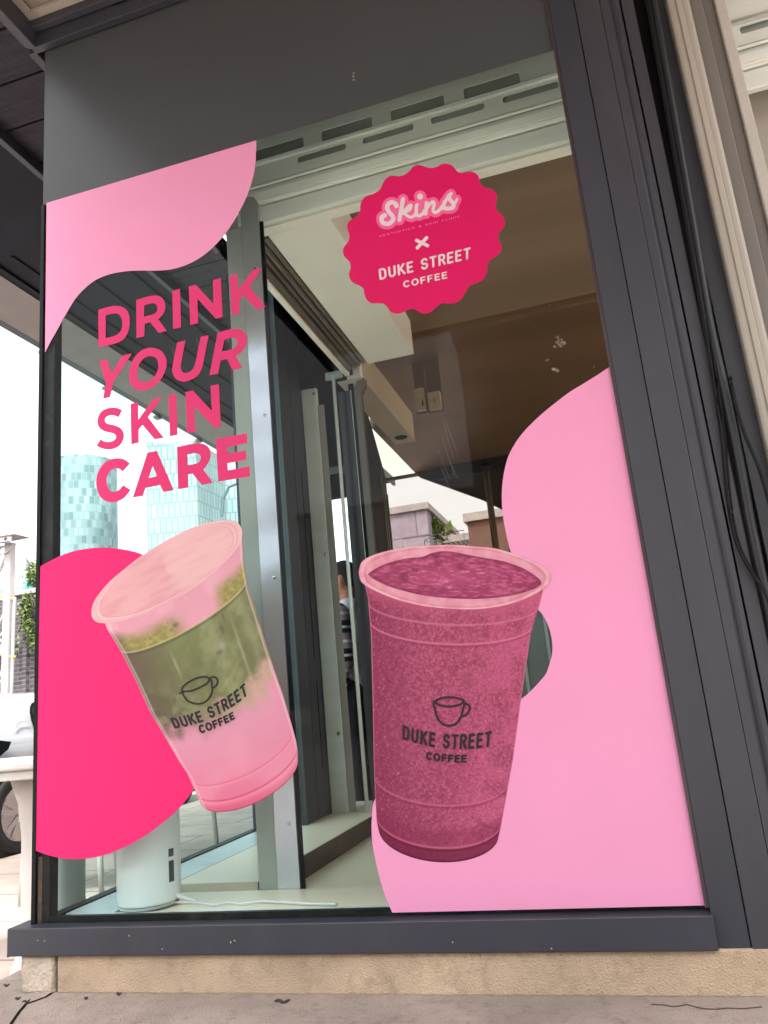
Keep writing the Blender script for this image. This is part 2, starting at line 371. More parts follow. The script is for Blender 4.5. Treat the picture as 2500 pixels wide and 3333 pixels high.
def word(name,text,quad,sw,wsc,gap,mat_,y,parent,sag=0,h=.045,condense=1):
    """quad: TL,TR,BL,BR in photo px; letters set along it; wsc squeezes widths to cap height"""
    segs=[];x=0
    for ch in text:
        wd,st=GL[ch]
        for s_ in st:
            for a,b in zip(s_,s_[1:]): segs.append((x+a[0]*condense,a[1],x+b[0]*condense,b[1],sw,sw))
        x+=wd*condense+gap
    W=x-gap
    sx=1.0
    loops=sdf_loops(segs,-sw*3,W+sw*3,-sw*3,1+sw*3,h)
    TL,TR,BL,BR=[np.array(q[:2],float) for q in quad]; out=[]
    for L in loops:
        u=(L[:,0]+sw)/(W+2*sw); v=(L[:,1]+sw)/(1+2*sw)
        q=(BL[None]*(1-u)[:,None]+BR[None]*u[:,None])*(1-v)[:,None]+(TL[None]*(1-u)[:,None]+TR[None]*u[:,None])*v[:,None]
        nrm=(BL-TL+BR-TR); nrm/=np.linalg.norm(nrm)
        q=q+nrm[None]*(sag*4*u*(1-u))[:,None]
        out.append(px(q))
    return flat(name,out,y,mat_,parent)
def strokes(name,paths,r,crop,mat_,y,parent,h=2.0,grow=0):
    segs=[];allp=[]
    for pth in paths:
        rs=[p[2] if len(p)>2 else r for p in pth]
        for (a,ra),(b,rb) in zip(zip(pth,rs),list(zip(pth,rs))[1:]): segs.append((a[0],a[1],b[0],b[1],ra+grow,rb+grow))
        if len(pth)==1: a=pth[0]; segs.append((a[0],a[1],a[0]+.01,a[1],rs[0]+grow,rs[0]+grow))
        allp+=[p[:2] for p in pth]
    A=np.array(allp); m_=max([s_[4] for s_ in segs])+3*h
    loops=sdf_loops(segs,A[:,0].min()-m_,A[:,0].max()+m_,A[:,1].min()-m_,A[:,1].max()+m_,h)
    return flat(name,[px(np.array(crop([tuple(p) for p in L]))) for L in loops],y,mat_,parent)
def spath(pts,n=6): return [tuple(p) for p in outline([(p[0],p[1],1) for p in pts],closed=False,n=n)]
# ================================================================ SHOP WINDOW
XL,XR,ZB=-2.187,.164,.322
zband=float(onY((146,667),0)[0,2]); ztop=4.223
win=thing('shop_window','tall dark framed corner shop window covered with pink stickers','window',(XL,0,ZB))
box('glass_pane',(XL+.004,.001,ZB-.006),(XR+.01,.009,ztop+.02),K['glassf'],win)
o=box('glass_pane',(XL,.012,ZB-.006),(XL+.008,1.86,4.05),K['glasss'],win)
o['label']='side glass pane running back from the corner'
o=MB().box((XL+.01,1.868,ZB),(-1.872,1.876,3.9)).build('glass_pane',K['glasss'],win); o['label']='narrow return pane beside the dark door frame'
# corner mullion, black, with rusty edge
mu=box('corner_mullion',(XL-.012,.011,ZB-.02),(XL+.055,.06,ztop),K['seal'],win,.004)
box('rust_strip',(XL+.001,.0095,ZB-.01),(XL+.022,.0108,ZB+.22),K['rust'],mu)
box('edge_seal',(XL-.014,-.004,ZB-.02),(XL+.0035,.011,zband),K['black'],win)
box('bottom_seal',(XL+.056,.0095,ZB-.02),(XR,.03,ZB+.012),K['seal'],win)
box('side_bottom_rail',(XL-.02,.062,ZB-.03),(XL+.03,1.86,ZB-.004),K['seal'],win)
box('far_mullion',(XL-.02,1.878,ZB-.03),(XL+.03,1.95,4.05),K['frame'],win)
# sill
zs=ZB-.010
sl=MB(); sl.box((-2.262,-.052,.219),(float(onY((2329,3030),-.052)[0,0]),.06,zs),.003); si=sl.build('sill',K['frame'],win)
box('sill_end_cap',(-2.268,-.045,.215),(-2.263,.055,zs-.004),K['frame2'],si)
for x,z in [(-2.13,.272),(-2.10,.27),(-1.36,.258),(-1.345,.263),(-1.75,.283),(-1.62,.24),(-.6,.25),(-.3,.23)]: MB().lathe([(.0015,0),(.0028,.0006),(.0015,.0012)],(x,-.0531,z),6,'Y').build('paint_chip',K['stone'],si)
# right frame: verticals measured at photo row 800/2200
def fx(p,Y=0): return float(onY(p,Y)[0,0])
XA=fx((2170,2200)); XB=fx((2278,2200)); XC=fx((2381,2200)); XD=fx((2463,2200)); XE=fx((2223,800),.0); XF=fx((2276,800)); XG=fx((2341,800)); XH=fx((2426,800)); XI=fx((2467,800)); XJ=fx((2540,800))
zt=5.2
jf=thing('door_jamb_frame','broad dark grey metal jamb with fine vertical grooves right of the pink window','frame',(XB,0,.2))
box('frame_panel',(XA+.004,-.022,.213),(XB-.0015,.05,zt),K['frame'],jf,.0015)
box('frame_panel',(XB+.0015,-.026,.208),(XC-.001,.05,zt),K['frame2'],jf,.0015)
p=MB(); p.prism([(XC+.001,-.026,.19),(XC+.03,-.026,.19),(XD-.03,-.020,.19),(XD-.018,-.034,.19),(XD-.004,-.036,.19),(XD-.003,.05,.19),(XC+.001,.05,.19)],(0,0,zt-.19)); p.build('frame_panel',K['frame2'],jf)
box('frame_panel',(XD+.0035,-.03,.19),(XE,.05,zt),K['frame2'],jf,.002)
box('groove',(XA+.006,.03,.215),(XE-.01,.055,zt),K['black'],jf)
box('glazing_bead',(XA-.008,-.012,ZB),(XA+.0035,-.001,zt),mat('bead',(.05,.035,.045),.3),jf)
box('recess',(XE+.002,.06,.15),(XG+.02,.09,zt),K['black'],jf)
box('inner_panel',(XF+.006,.018,.15),(XG,.058,zt),K['frame'],jf)
bp=thing('beige_column','stepped beige and taupe column at the right edge beside the dark frame','column',(XG,0,0))
box('column_face',(XG+.002,-.02,0),(XH,.12,zt),K['beige'],bp,.012)
box('column_step',(XG+.030,-.026,0),(XG+.052,-.0201,zt),K['beige'],bp,.004)
box('column_face',(XH+.001,.012,0),(XI+.01,.12,zt),K['taupe'],bp,.004)
box('column_face',(XI+.011,.03,0),(XI+.05,.12,zt),K['taupe'],bp,.004)
box('column_face',(XI+.051,.012,0),(XJ+.02,.12,zt),K['mauve'],bp,.004)
# dark film band over the top of the glass
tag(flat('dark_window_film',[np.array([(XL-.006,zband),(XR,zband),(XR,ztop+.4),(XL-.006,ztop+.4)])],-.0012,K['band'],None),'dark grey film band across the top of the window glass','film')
# chipped mark on film and small marks on glass
def smear(name,pts,parent,rad,n,seed,label):
    rng=random.Random(seed); t=MB()
    for (x,y,s_) in pts:
        c0=onY((x,y),0)[0]; subs=[(c0[0]+rng.gauss(0,s_*.5),c0[2]+rng.gauss(0,s_*.35),s_*rng.uniform(.2,.6)) for _ in range(6)]
        for k in range(n):
            sb_=subs[rng.randrange(6)]; c=(sb_[0],0,sb_[1]); a=rng.uniform(0,6.28); d=rng.random()**.6*sb_[2]
            q=(c[0]+d*math.cos(a),-.003,c[2]+d*math.sin(a)); r_=rng.uniform(.3,1)*rad
            b=rng.uniform(0,3); pp=[(q[0]+r_*math.cos(b+j*2.1)*rng.uniform(.5,1),q[1],q[2]+r_*math.sin(b+j*2.1)) for j in range(3)]
            t.prism(pp,(0,.0008,0))
    o=t.build(name,K['smudge'],parent); return o
K['smudge']=mat('dried adhesive',(.34,.30,.27),.8)
for pt_,n_,sd_,lb_ in [([(1816,1122,.022)],110,3,'larger flaky grey adhesive patch on the glass above the right pink sticker'),([(1800,1205,.016)],90,4,'smaller flaky grey adhesive patch just below the larger one'),([(1780,1173,.005)],22,5,'tiny grey adhesive fleck left of the two flaky patches'),([(1934,1195,.003)],12,6,'tiny grey adhesive fleck close to the right frame')]:
    tag(smear('adhesive_residue',pt_,None,.0022,n_,sd_,''),lb_,'residue','adhesive marks on the glass')
tag(smear('paint_scratch',[(1150,240,.006),(1151,250,.006),(1152,260,.005)],None,.0034,16,5,''),'small white scratch on the dark film near its lower edge','scratch')
# ================================================================ STICKERS
YS=-.0022
def sticker(name,label,cat='sticker'): return thing(name,label,cat,(0,-.002,0))
pk=[(153,661.5),(835,458)]+r1([(1108,650,1),(1100,740,1),(1075,830,1),(1030,925,1),(975,1010,1),(905,1085,1),(830,1135,1),(750,1163,1),(680,1170,1),(600,1170,1),(540,1174,1),(480,1185,1),(420,1208,1),(370,1245,1),(325,1295,1),(280,1370,1)])+r3([(385,62,1),(350,130,1),(310,200,1),(273,272)])
tag(sheet('pink_sticker',[pk],YS,K['pink']),'pale pink wavy sticker under the dark film at the top left','sticker')
mg=r3([(245,1555),(300,1525,1),(370,1490,1),(450,1463,1),(540,1447,1),(630,1442,1),(720,1450,1),(790,1463,1),(860,1487,1)])+[(580,1880,1),(670,2010,1),(715,2170,1),(712,2330,1),(675,2480,1),(627,2575,1)]+r6([(930,1095,1),(880,1150,1),(820,1200,1),(740,1260,1),(650,1312,1),(560,1352,1),(480,1374,1),(400,1383,1),(320,1380,1),(240,1362,1),(175,1338)])
tag(sheet('hot_pink_sticker',[mg],YS,K['magenta']),'hot pink rounded sticker at the lower left behind the tilted cup','sticker')
rp=r5([(706,360),(640,405,1),(560,455,1),(470,510,1),(390,570,1),(310,635,1),(240,700,1),(180,765,1),(135,830,1),(100,900,1),(78,980,1),(65,1070,1),(62,1150,1),(68,1240,1),(82,1330,1),(100,1410,1),(118,1472,1)])+[(1700,1885,1),(1749,1979,1)]+r5([(310,1850,1),(340,1910,1),(358,1970,1),(366,2030,1),(362,2090,1),(345,2150,1),(318,2212,1)])+[(1702,2272,1),(1600,2335,1),(1400,2430,1),(1270,2540,1)]+r7([(572,1085,1),(559,1160,1),(556,1230,1),(560,1300,1),(570,1360,1),(590,1450,1),(615,1540,1),(640,1605,1),(660,1652)])+[(2306,2946)]
tag(sheet('pale_pink_sticker',[rp],YS,K['pink']),'large pale pink curved sticker on the right side behind the upright cup','sticker')
# slogan
slog=thing('slogan_lettering','hot pink DRINK YOUR SKIN CARE lettering on the left of the glass','lettering',(0,-.002,0))
LET=[
('letter_d',[cl([(183,405),(270,381,1),(330,373,1),(390,387,1),(430,428,1),(442,490,1),(437,560,1),(415,620,1),(375,663,1),(310,690,1),(183,717)]),cl([(243,452),(300,439,1),(345,441,1),(372,472,1),(381,520,1),(373,570,1),(350,603,1),(310,624,1),(243,640)])]),
('letter_r',[cl([(497,325),(590,296,1),(650,287,1),(700,299,1),(730,335,1),(738,390,1),(722,440,1),(680,485),(750,582),(683,598),(612,510),(567,522),(563,627),(499,640)]),cl([(562,370),(610,357,1),(645,353,1),(669,375,1),(668,418,1),(635,444,1),(562,462)])]),
('letter_i',[cl([(796,248),(860,232),(869,552),(803,566)])]),
('letter_n',[cl([(933,212),(993,199),(1137,357),(1134,160),(1199,145),(1214,467),(1158,481),(1005,315),(1010,518),(945,532)])]),
('letter_k',[cl([(1272,124),(1337,108),(1343,240),(1468,76),(1546,57),(1436,212),(1572,382),(1495,402),(1388,288),(1355,325),(1357,436),(1289,449)])]),
('letter_y',[cl([(189,832),(256,817),(292,932),(385,785),(463,768)])+cm([(248,125),(220,257),(157,271),(182,130)])]),
('letter_o',[cl([(622,721,1),(700,745,1),(747,820,1),(740,905,1),(700,985,1),(640,1044,1),(565,1074,1),(490,1065,1),(446,1010,1),(438,930,1),(452,865,1),(490,790,1),(550,738,1)]),cl([(620,791,1),(665,812,1),(681,870,1),(664,935,1),(625,985,1),(575,1006,1),(528,998,1),(505,960,1),(507,900,1),(533,838,1),(575,802,1)])]),
('letter_u',[cl([(836,677),(905,661),(869,855,1),(868,900,1),(885,926,1),(920,929,1),(960,907,1),(985,858,1),(1032,630),(1098,616),(1046,875,1),(1010,948,1),(950,988,1),(885,1003,1),(825,978,1),(798,925,1),(802,855,1)])]),
('letter_r',[cl([(1172,598),(1250,574,1),(1320,563,1),(1382,580,1),(1414,628,1),(1408,695,1),(1375,752,1),(1322,790),(1378,888),(1298,908),(1250,815),(1197,828),(1176,937),(1105,951)]),cl([(1228,655),(1275,641,1),(1313,641,1),(1336,668,1),(1324,708,1),(1285,736,1),(1208,752)])]),
('letter_s',[cm([(328,374),(297,438),(255,422,1),(212,423,1),(178,445,1),(175,478,1),(200,498,1),(250,509,1),(308,533,1),(341,580,1),(338,640,1),(300,697,1),(230,727,1),(160,722,1),(98,697),(135,636),(165,655,1),(208,662,1),(250,650,1),(273,625,1),(270,600,1),(243,582,1),(190,570,1),(136,545,1),(109,500,1),(112,440,1),(145,385,1),(205,357,1),(270,353,1)])]),
('letter_k',[cm([(404,320),(472,302),(474,460),(610,274),(690,258),(560,438),(703,624),(621,637),(511,508),(477,548),(477,667),(411,682)])]),
('letter_i',[cm([(744,243),(816,229),(827,596),(759,610)])]),
('letter_n',[cm([(897,211),(964,197),(1134,381),(1124,156),(1199,141),(1216,522),(1160,534),(977,342),(989,568),(913,579)])]),
('letter_c',[cm([(398,855),(335,925),(298,902,1),(255,900,1),(212,932,1),(189,990,1),(194,1055,1),(222,1100,1),(262,1109,1),(305,1088,1),(337,1049),(404,1092),(350,1160,1),(280,1197,1),(200,1199,1),(130,1150,1),(99,1060,1),(104,960,1),(150,870,1),(220,820,1),(300,807,1),(358,824,1)])]),
('letter_a',[cm([(556,758),(640,740),(793,1094),(700,1111),(668,1048),(538,1075),(516,1145),(424,1161)]),cm([(604,873),(641,967),(566,987)])]),
('letter_r',[cm([(822,708),(940,682,1),(1000,672,1),(1063,680,1),(1110,715,1),(1125,775,1),(1108,840,1),(1060,911),(1145,1027),(1045,1048),(960,945),(922,953),(923,1071),(832,1086)]),cm([(915,775),(980,762,1),(1020,772,1),(1035,805,1),(1018,842,1),(975,860,1),(918,870)])]),
('letter_e',[cm([(1170,635),(1450,584),(1455,671),(1270,708),(1275,768),(1443,737),(1446,820),(1276,853),(1280,916),(1473,881),(1477,970),(1193,1018)])]),
]
for nm,lo in LET: sheet(nm,lo,YS,K['slogan'],slog,n=6)
# badge
bd=thing('scalloped_badge_sticker','crimson scalloped round sticker with white lettering near the top of the glass','sticker',(0,-.002,0))
bo=[(735,105),(800,127),(842,133),(890,122),(935,98),(985,95),(1035,115),(1075,163),(1115,176),(1165,168),(1215,168),(1258,195),(1276,240),(1293,287),(1333,312),(1385,326),(1422,357),(1433,400),(1420,465),(1433,515),(1480,560),(1502,610),(1495,660),(1455,710),(1444,750),(1456,800),(1474,845),(1465,890),(1420,930),(1370,965),(1347,1010),(1343,1070),(1320,1122),(1270,1160),(1195,1188),(1155,1240),(1120,1300),(1070,1343),(1010,1353),(940,1350),(890,1383),(840,1428),(780,1445),(730,1427),(690,1405),(650,1402),(600,1425),(540,1443),(480,1427),(445,1378),(412,1353),(360,1348),(300,1348),(260,1315),(240,1270),(232,1220),(195,1190),(145,1168),(110,1130),(102,1080),(116,1030),(105,975),(62,932),(48,890),(57,840),(95,795),(105,745),(90,690),(85,650),(108,608),(165,570),(200,522),(205,470),(217,428),(252,388),(320,365),(375,330),(402,280),(432,230),(482,202),(540,207),(590,198),(640,165),(680,120)]
sheet('badge_disc',[cb([(p[0],p[1],1) for p in bo])],YS,K['badge'],bd,n=3)
SK=[spath([(528,478),(505,448),(465,450),(445,490),(462,530),(492,565),(500,600),(462,635),(415,632),(395,600),(400,575),(425,560)]),
    spath([(588,420),(578,470),(568,530),(556,598)]),spath([(568,560),(600,520),(640,478),(662,470),(650,505),(605,535)]),spath([(605,535),(628,565),(665,578),(700,545)]),
    spath([(716,468),(708,520),(716,560),(745,560),(780,520)]),[(742,392,15)],
    spath([(800,450),(797,500),(790,545)]),spath([(796,520),(830,460),(862,440),(868,470),(858,515),(880,535),(920,505),(960,440)]),
    spath([(930,505),(965,440),(1000,385),(1020,368)]),spath([(1000,395),(1010,420),(1040,455),(1035,490),(990,500),(955,485)]),spath([(1040,470),(1062,440),(1072,415)])]
rr=[17,16,11,11,13,15,15,12,12,16,9]
SKr=[[(p[0],p[1],p[2] if len(p)>2 else r_) for p in pa] for pa,r_ in zip(SK,rr)]
SKr[5]=[(742,392,25)]
strokes('script_halo',SKr,12,cb,K['badgepink'],YS-.001,bd,h=3.0,grow=31)
strokes('script_lettering',SKr,12,cb,K['white'],YS-.002,bd,h=1.6,grow=2)
def Q(crop,*pts): return [np.array(q) for q in crop(list(pts))]
word('lettering','AESTHETICS & SKIN CLINIC',Q(cb,(371,740),(1098,560),(373,756),(1100,576)),.09,1,.5,K['badgepink'],YS-.001,bd,h=.06)
strokes('cross_mark',[[(710,785),(808,832)],[(800,762),(716,852)]],15,cb,K['white'],YS-.001,bd,h=1.6)
word('lettering','DUKE STREET',Q(cb,(367,1043),(1196,846),(378,1142),(1196,948)),.10,1,.34,K['white'],YS-.001,bd,h=.035,condense=.85)
word('lettering','COFFEE',Q(cb,(586,1152),(984,1064),(592,1213),(990,1124)),.11,1,.42,K['white'],YS-.001,bd,h=.035)
# ---------------------------------------------------------------- printed cups
def lat(x,y,seed):
    xi=np.floor(x).astype(np.int64); yi=np.floor(y).astype(np.int64); fx_=x-xi; fy=y-yi
    def hsh(a,b):
        n=(a*374761393+b*668265263+seed*1442695041)&0xffffffff
        n=((n^(n>>13))*1274126177)&0xffffffff
        return ((n^(n>>16))&0xffff)/65535.0
    sx=fx_*fx_*(3-2*fx_); sy=fy*fy*(3-2*fy)
    return (hsh(xi,yi)*(1-sx)+hsh(xi+1,yi)*sx)*(1-sy)+(hsh(xi,yi+1)*(1-sx)+hsh(xi+1,yi+1)*sx)*sy
def fbm(x,y,seed,o=4):
    s_=0;a=.5;t=0
    for i in range(o): s_=s_+a*lat(x*2**i,y*2**i,seed+i*17); t+=a; a*=.5
    return s_/t
def ss(a,b,x): t=np.clip((x-a)/(b-a),0,1); return t*t*(3-2*t)
def mixc(c,d,t): return c*(1-t[...,None])+np.array(d)*t[...,None]
def L8(*c): return np.array(lin(c))
def gridmesh(name,PXg,C,y,m,parent):
    nv,nu=PXg.shape[:2]; q=onY(PXg.reshape(-1,2),0); co=np.stack([q[:,0],np.full(len(q),y),q[:,2]],1)
    idx=np.arange(nv*nu).reshape(nv,nu)
    f=np.stack([idx[:-1,:-1],idx[1:,:-1],idx[1:,1:],idx[:-1,1:]],-1).reshape(-1,4)
    me=bpy.data.meshes.new(name); me.vertices.add(len(co)); me.vertices.foreach_set('co',co.ravel())
    me.loops.add(f.size); me.loops.foreach_set('vertex_index',f.ravel()); me.polygons.add(len(f))
    me.polygons.foreach_set('loop_start',np.arange(0,f.size,4)); me.polygons.foreach_set('loop_total',np.full(len(f),4)); me.update(); me.validate()
    ca=me.color_attributes.new('Col','FLOAT_COLOR','POINT'); cc=np.ones((len(co),4)); cc[:,:3]=np.clip(C.reshape(-1,3),0,1)*.64; ca.data.foreach_set('color',cc.ravel())
    return link(name,me,m,parent)
def poly_at(pts,v):
    P=np.array(pts,float); d=np.r_[0,np.cumsum(np.hypot(*np.diff(P,axis=0).T))]; d/=d[-1]
    return np.stack([np.interp(v,d,P[:,0]),np.interp(v,d,P[:,1])],-1)
def ring_grid(outer,inner,n,m_):
    """grid between two closed outlines given as functions of angle"""
    return None
PR=colmat('printed vinyl photo',.42)
def cup_body(name,Lp,Rp,sag0,sag1,crop,colfn,nu,nv,y,parent,sagexp=.62):
    v=np.linspace(0,1,nv); th=np.linspace(0,math.pi,nu); u=(1-np.cos(th))/2
    Lf=poly_at(np.array([q[:2] for q in crop(Lp)]),v); Rt=poly_at(np.array([q[:2] for q in crop(Rp)]),v)
    U,V=np.meshgrid(u,v); G=Lf[:,None]*(1-U)[...,None]+Rt[:,None]*U[...,None]
    d=Rt-Lf; n_=np.stack([-d[:,1],d[:,0]],-1); n_/=np.linalg.norm(n_,axis=1)[:,None]
    sag=(sag0+(sag1-sag0)*V)/crop.a[0]*np.clip(1-(2*U-1)**2,0,1)**sagexp
    G=G+n_[:,None]*sag[...,None]
    return gridmesh(name,G,colfn(U,V,G),y,PR,parent)
def disc(name,pts,centre,crop,colfn,y,parent,nr=90,inner=0.0):
    O=outline([(p[0],p[1],1) for p in pts],n=9); O=np.vstack([O,O[:1]]); c=np.array(centre,float)
    r_=np.linspace(inner,1,nr); G=c[None,None]+(O[None]-c)*r_[:,None,None]
    Gp=np.array(crop([tuple(p) for p in G.reshape(-1,2)])).reshape(G.shape)
    A=np.arctan2(O[:,1]-c[1],O[:,0]-c[0]); RR,AA=np.meshgrid(r_,A,indexing='ij')
    return gridmesh(name,Gp,colfn(RR,AA,Gp),y,PR,parent)
# --- smoothie cup
sm=thing('smoothie_cup_sticker','upright takeaway cup picture full of dark pink smoothie on the glass','sticker',(0,-.004,0))
def smc(U,V,G):
    x,y=G[...,0],G[...,1]
    n=fbm(x/7,y/7,1,5); f=fbm(x/3.2,y/3.6,5,2); b=fbm(x/60,y/60,9,3); n=.5+(n-.5)*.8+.35*(fbm(x/3.1,y/2.6,14,2)-.5)
    base=np.ones(U.shape+(3,))*L8(174,80,112)
    edge=ss(.55,1,np.abs(2*U-1)); right=ss(.45,.95,U)
    base=mixc(base,L8(204,108,142),ss(.46,.74,n)*.75)
    base=mixc(base,L8(150,54,90),ss(.52,.26,n)*.55)
    base=base*.93; base=mixc(base,L8(132,46,80),(ss(.40,.0,U)*.7)); base=mixc(base,L8(130,44,78),ss(.5,.95,V)*ss(.9,.2,U)*.35)
    base=mixc(base,L8(218,108,148),right*.45*ss(.3,.6,b))
    base=mixc(base,L8(228,140,172),ss(.72,.86,f)*.65)
    base=mixc(base,L8(70,22,45),ss(.26,.14,f)*.85)
    base=mixc(base,L8(205,100,135),ss(.10,.0,V)*.6)
    base=mixc(base,L8(135,42,80),ss(.86,.90,V)*.45)
    base=mixc(base,L8(110,28,62),ss(.945,.965,V)*.6)
    for v0,w0,c,a in [(.10,.004,(225,130,165),.6),(.175,.004,(228,132,166),.75),(.183,.005,(140,50,85),.5),(.785,.004,(215,115,150),.6),(.793,.005,(125,40,75),.5),(.945,.004,(225,120,155),.6),(.955,.005,(95,25,55),.8)]:
        base=mixc(base,L8(*c),np.exp(-((V-v0)/w0)**2)*a)
    base=mixc(base,L8(225,140,165),ss(.012,.0,U)*.6); base=mixc(base,L8(222,130,160),ss(.988,1,U)*.5)
    base=mixc(base,L8(80,20,48),ss(.988,1,V)*.9)
    return base
cup_body('cup_body',[(66,350),(95,480),(100,560),(112,680),(118,900),(125,1200),(130,1500),(138,1700),(148,1860),(162,1920)],[(1200,375),(1170,500),(1110,700),(1085,880),(1050,1110),(1025,1300),(1000,1480),(950,1760),(925,1900),(908,1975)],118,178,c2,smc,330,560,YS-.0010,sm,.55)
def smd(RR,AA,G):
    x,y=G[...,0],G[...,1]; n=fbm(x/18+1.2*RR,y/6,31,5); f=fbm(x/3.5,y/3,37,2); sw=fbm(RR*7+1.6*lat(x/60,y/30,7),np.cos(AA)*1.6+3,41,4)
    c=np.ones(RR.shape+(3,))*L8(158,62,98)
    c=mixc(c,L8(212,110,152),ss(.36,.88,n)*.95); c=mixc(c,L8(240,176,200),ss(.70,.86,n)*.6*ss(.75,.4,RR)); c=mixc(c,L8(116,40,76),ss(.5,.28,sw)*.65); c=mixc(c,L8(206,104,146),np.exp(-(RR/.55)**2)*.35)
    c=mixc(c,L8(85,25,55),ss(.25,.12,f)*.7); c=mixc(c,L8(235,165,195),ss(.8,.92,f)*.7)
    c=mixc(c,L8(120,45,78),ss(.86,.99,RR)*.5); return c
def rimc(RR,AA,G,base=(232,160,178),hi=(246,200,210),lo=(212,124,148)):
    x,y=G[...,0],G[...,1]; n=fbm(x/30,y/30,51,3); c=np.ones(RR.shape+(3,))*L8(*base)
    c=mixc(c,L8(*lo),np.exp(-((RR-.93)/.012)**2)*.8); c=mixc(c,L8(*hi),np.exp(-((RR-.965)/.012)**2)*.8)
    c=mixc(c,L8(*lo),np.exp(-((RR-.905)/.008)**2)*.5); c=mixc(c,L8(*hi),np.exp(-((RR-.985)/.006)**2)*.7)
    c=mixc(c,L8(*hi),ss(.45,.75,n)*.35); c=mixc(c,L8(*lo),ss(.5,.3,n)*.4); return c
rim=disc('cup_rim',[(38,300),(60,245),(130,205),(250,172),(400,152),(560,142),(650,143),(760,152),(880,163),(1000,195),(1100,230),(1180,270),(1225,310),(1239,345),(1222,390),(1170,432),(1050,490),(900,530),(730,546),(500,533),(300,492),(150,435),(60,382),(40,340)],(630,345),c2,rimc,YS-.0018,sm,120)
disc('smoothie_surface',[(98,330),(115,308),(200,262),(330,228),(430,218),(490,195),(560,182),(640,188),(720,205),(830,225),(950,247),(1060,287),(1140,335),(1178,378),(1140,415),(1000,457),(830,478),(700,480),(550,472),(400,450),(250,410),(150,368)],(620,340),c2,smd,YS-.0026,sm,110)
word('lettering','DUKE STREET',Q(c2,(312,1266),(872,1303),(308,1356),(865,1402)),.115,1,.36,K['ink'],YS-.0034,sm,sag=38/1.923,h=.035,condense=.8)
word('lettering','COFFEE',Q(c2,(457,1433),(714,1452),(455,1483),(712,1503)),.15,1,.42,K['ink'],YS-.0034,sm,sag=4,h=.035)
ic=[spath([(513,1118),(560,1098),(620,1095),(680,1108),(693,1122),(660,1143),(600,1152),(545,1145),(513,1122)]),spath([(513,1120),(513,1170),(530,1225),(560,1260),(597,1272),(640,1262),(672,1225),(688,1170),(692,1122)]),spath([(694,1138),(722,1142),(730,1168),(712,1200),(682,1210)])]
strokes('cup_emblem',ic,6.5,c2,K['ink'],YS-.0034,sm,h=1.8)
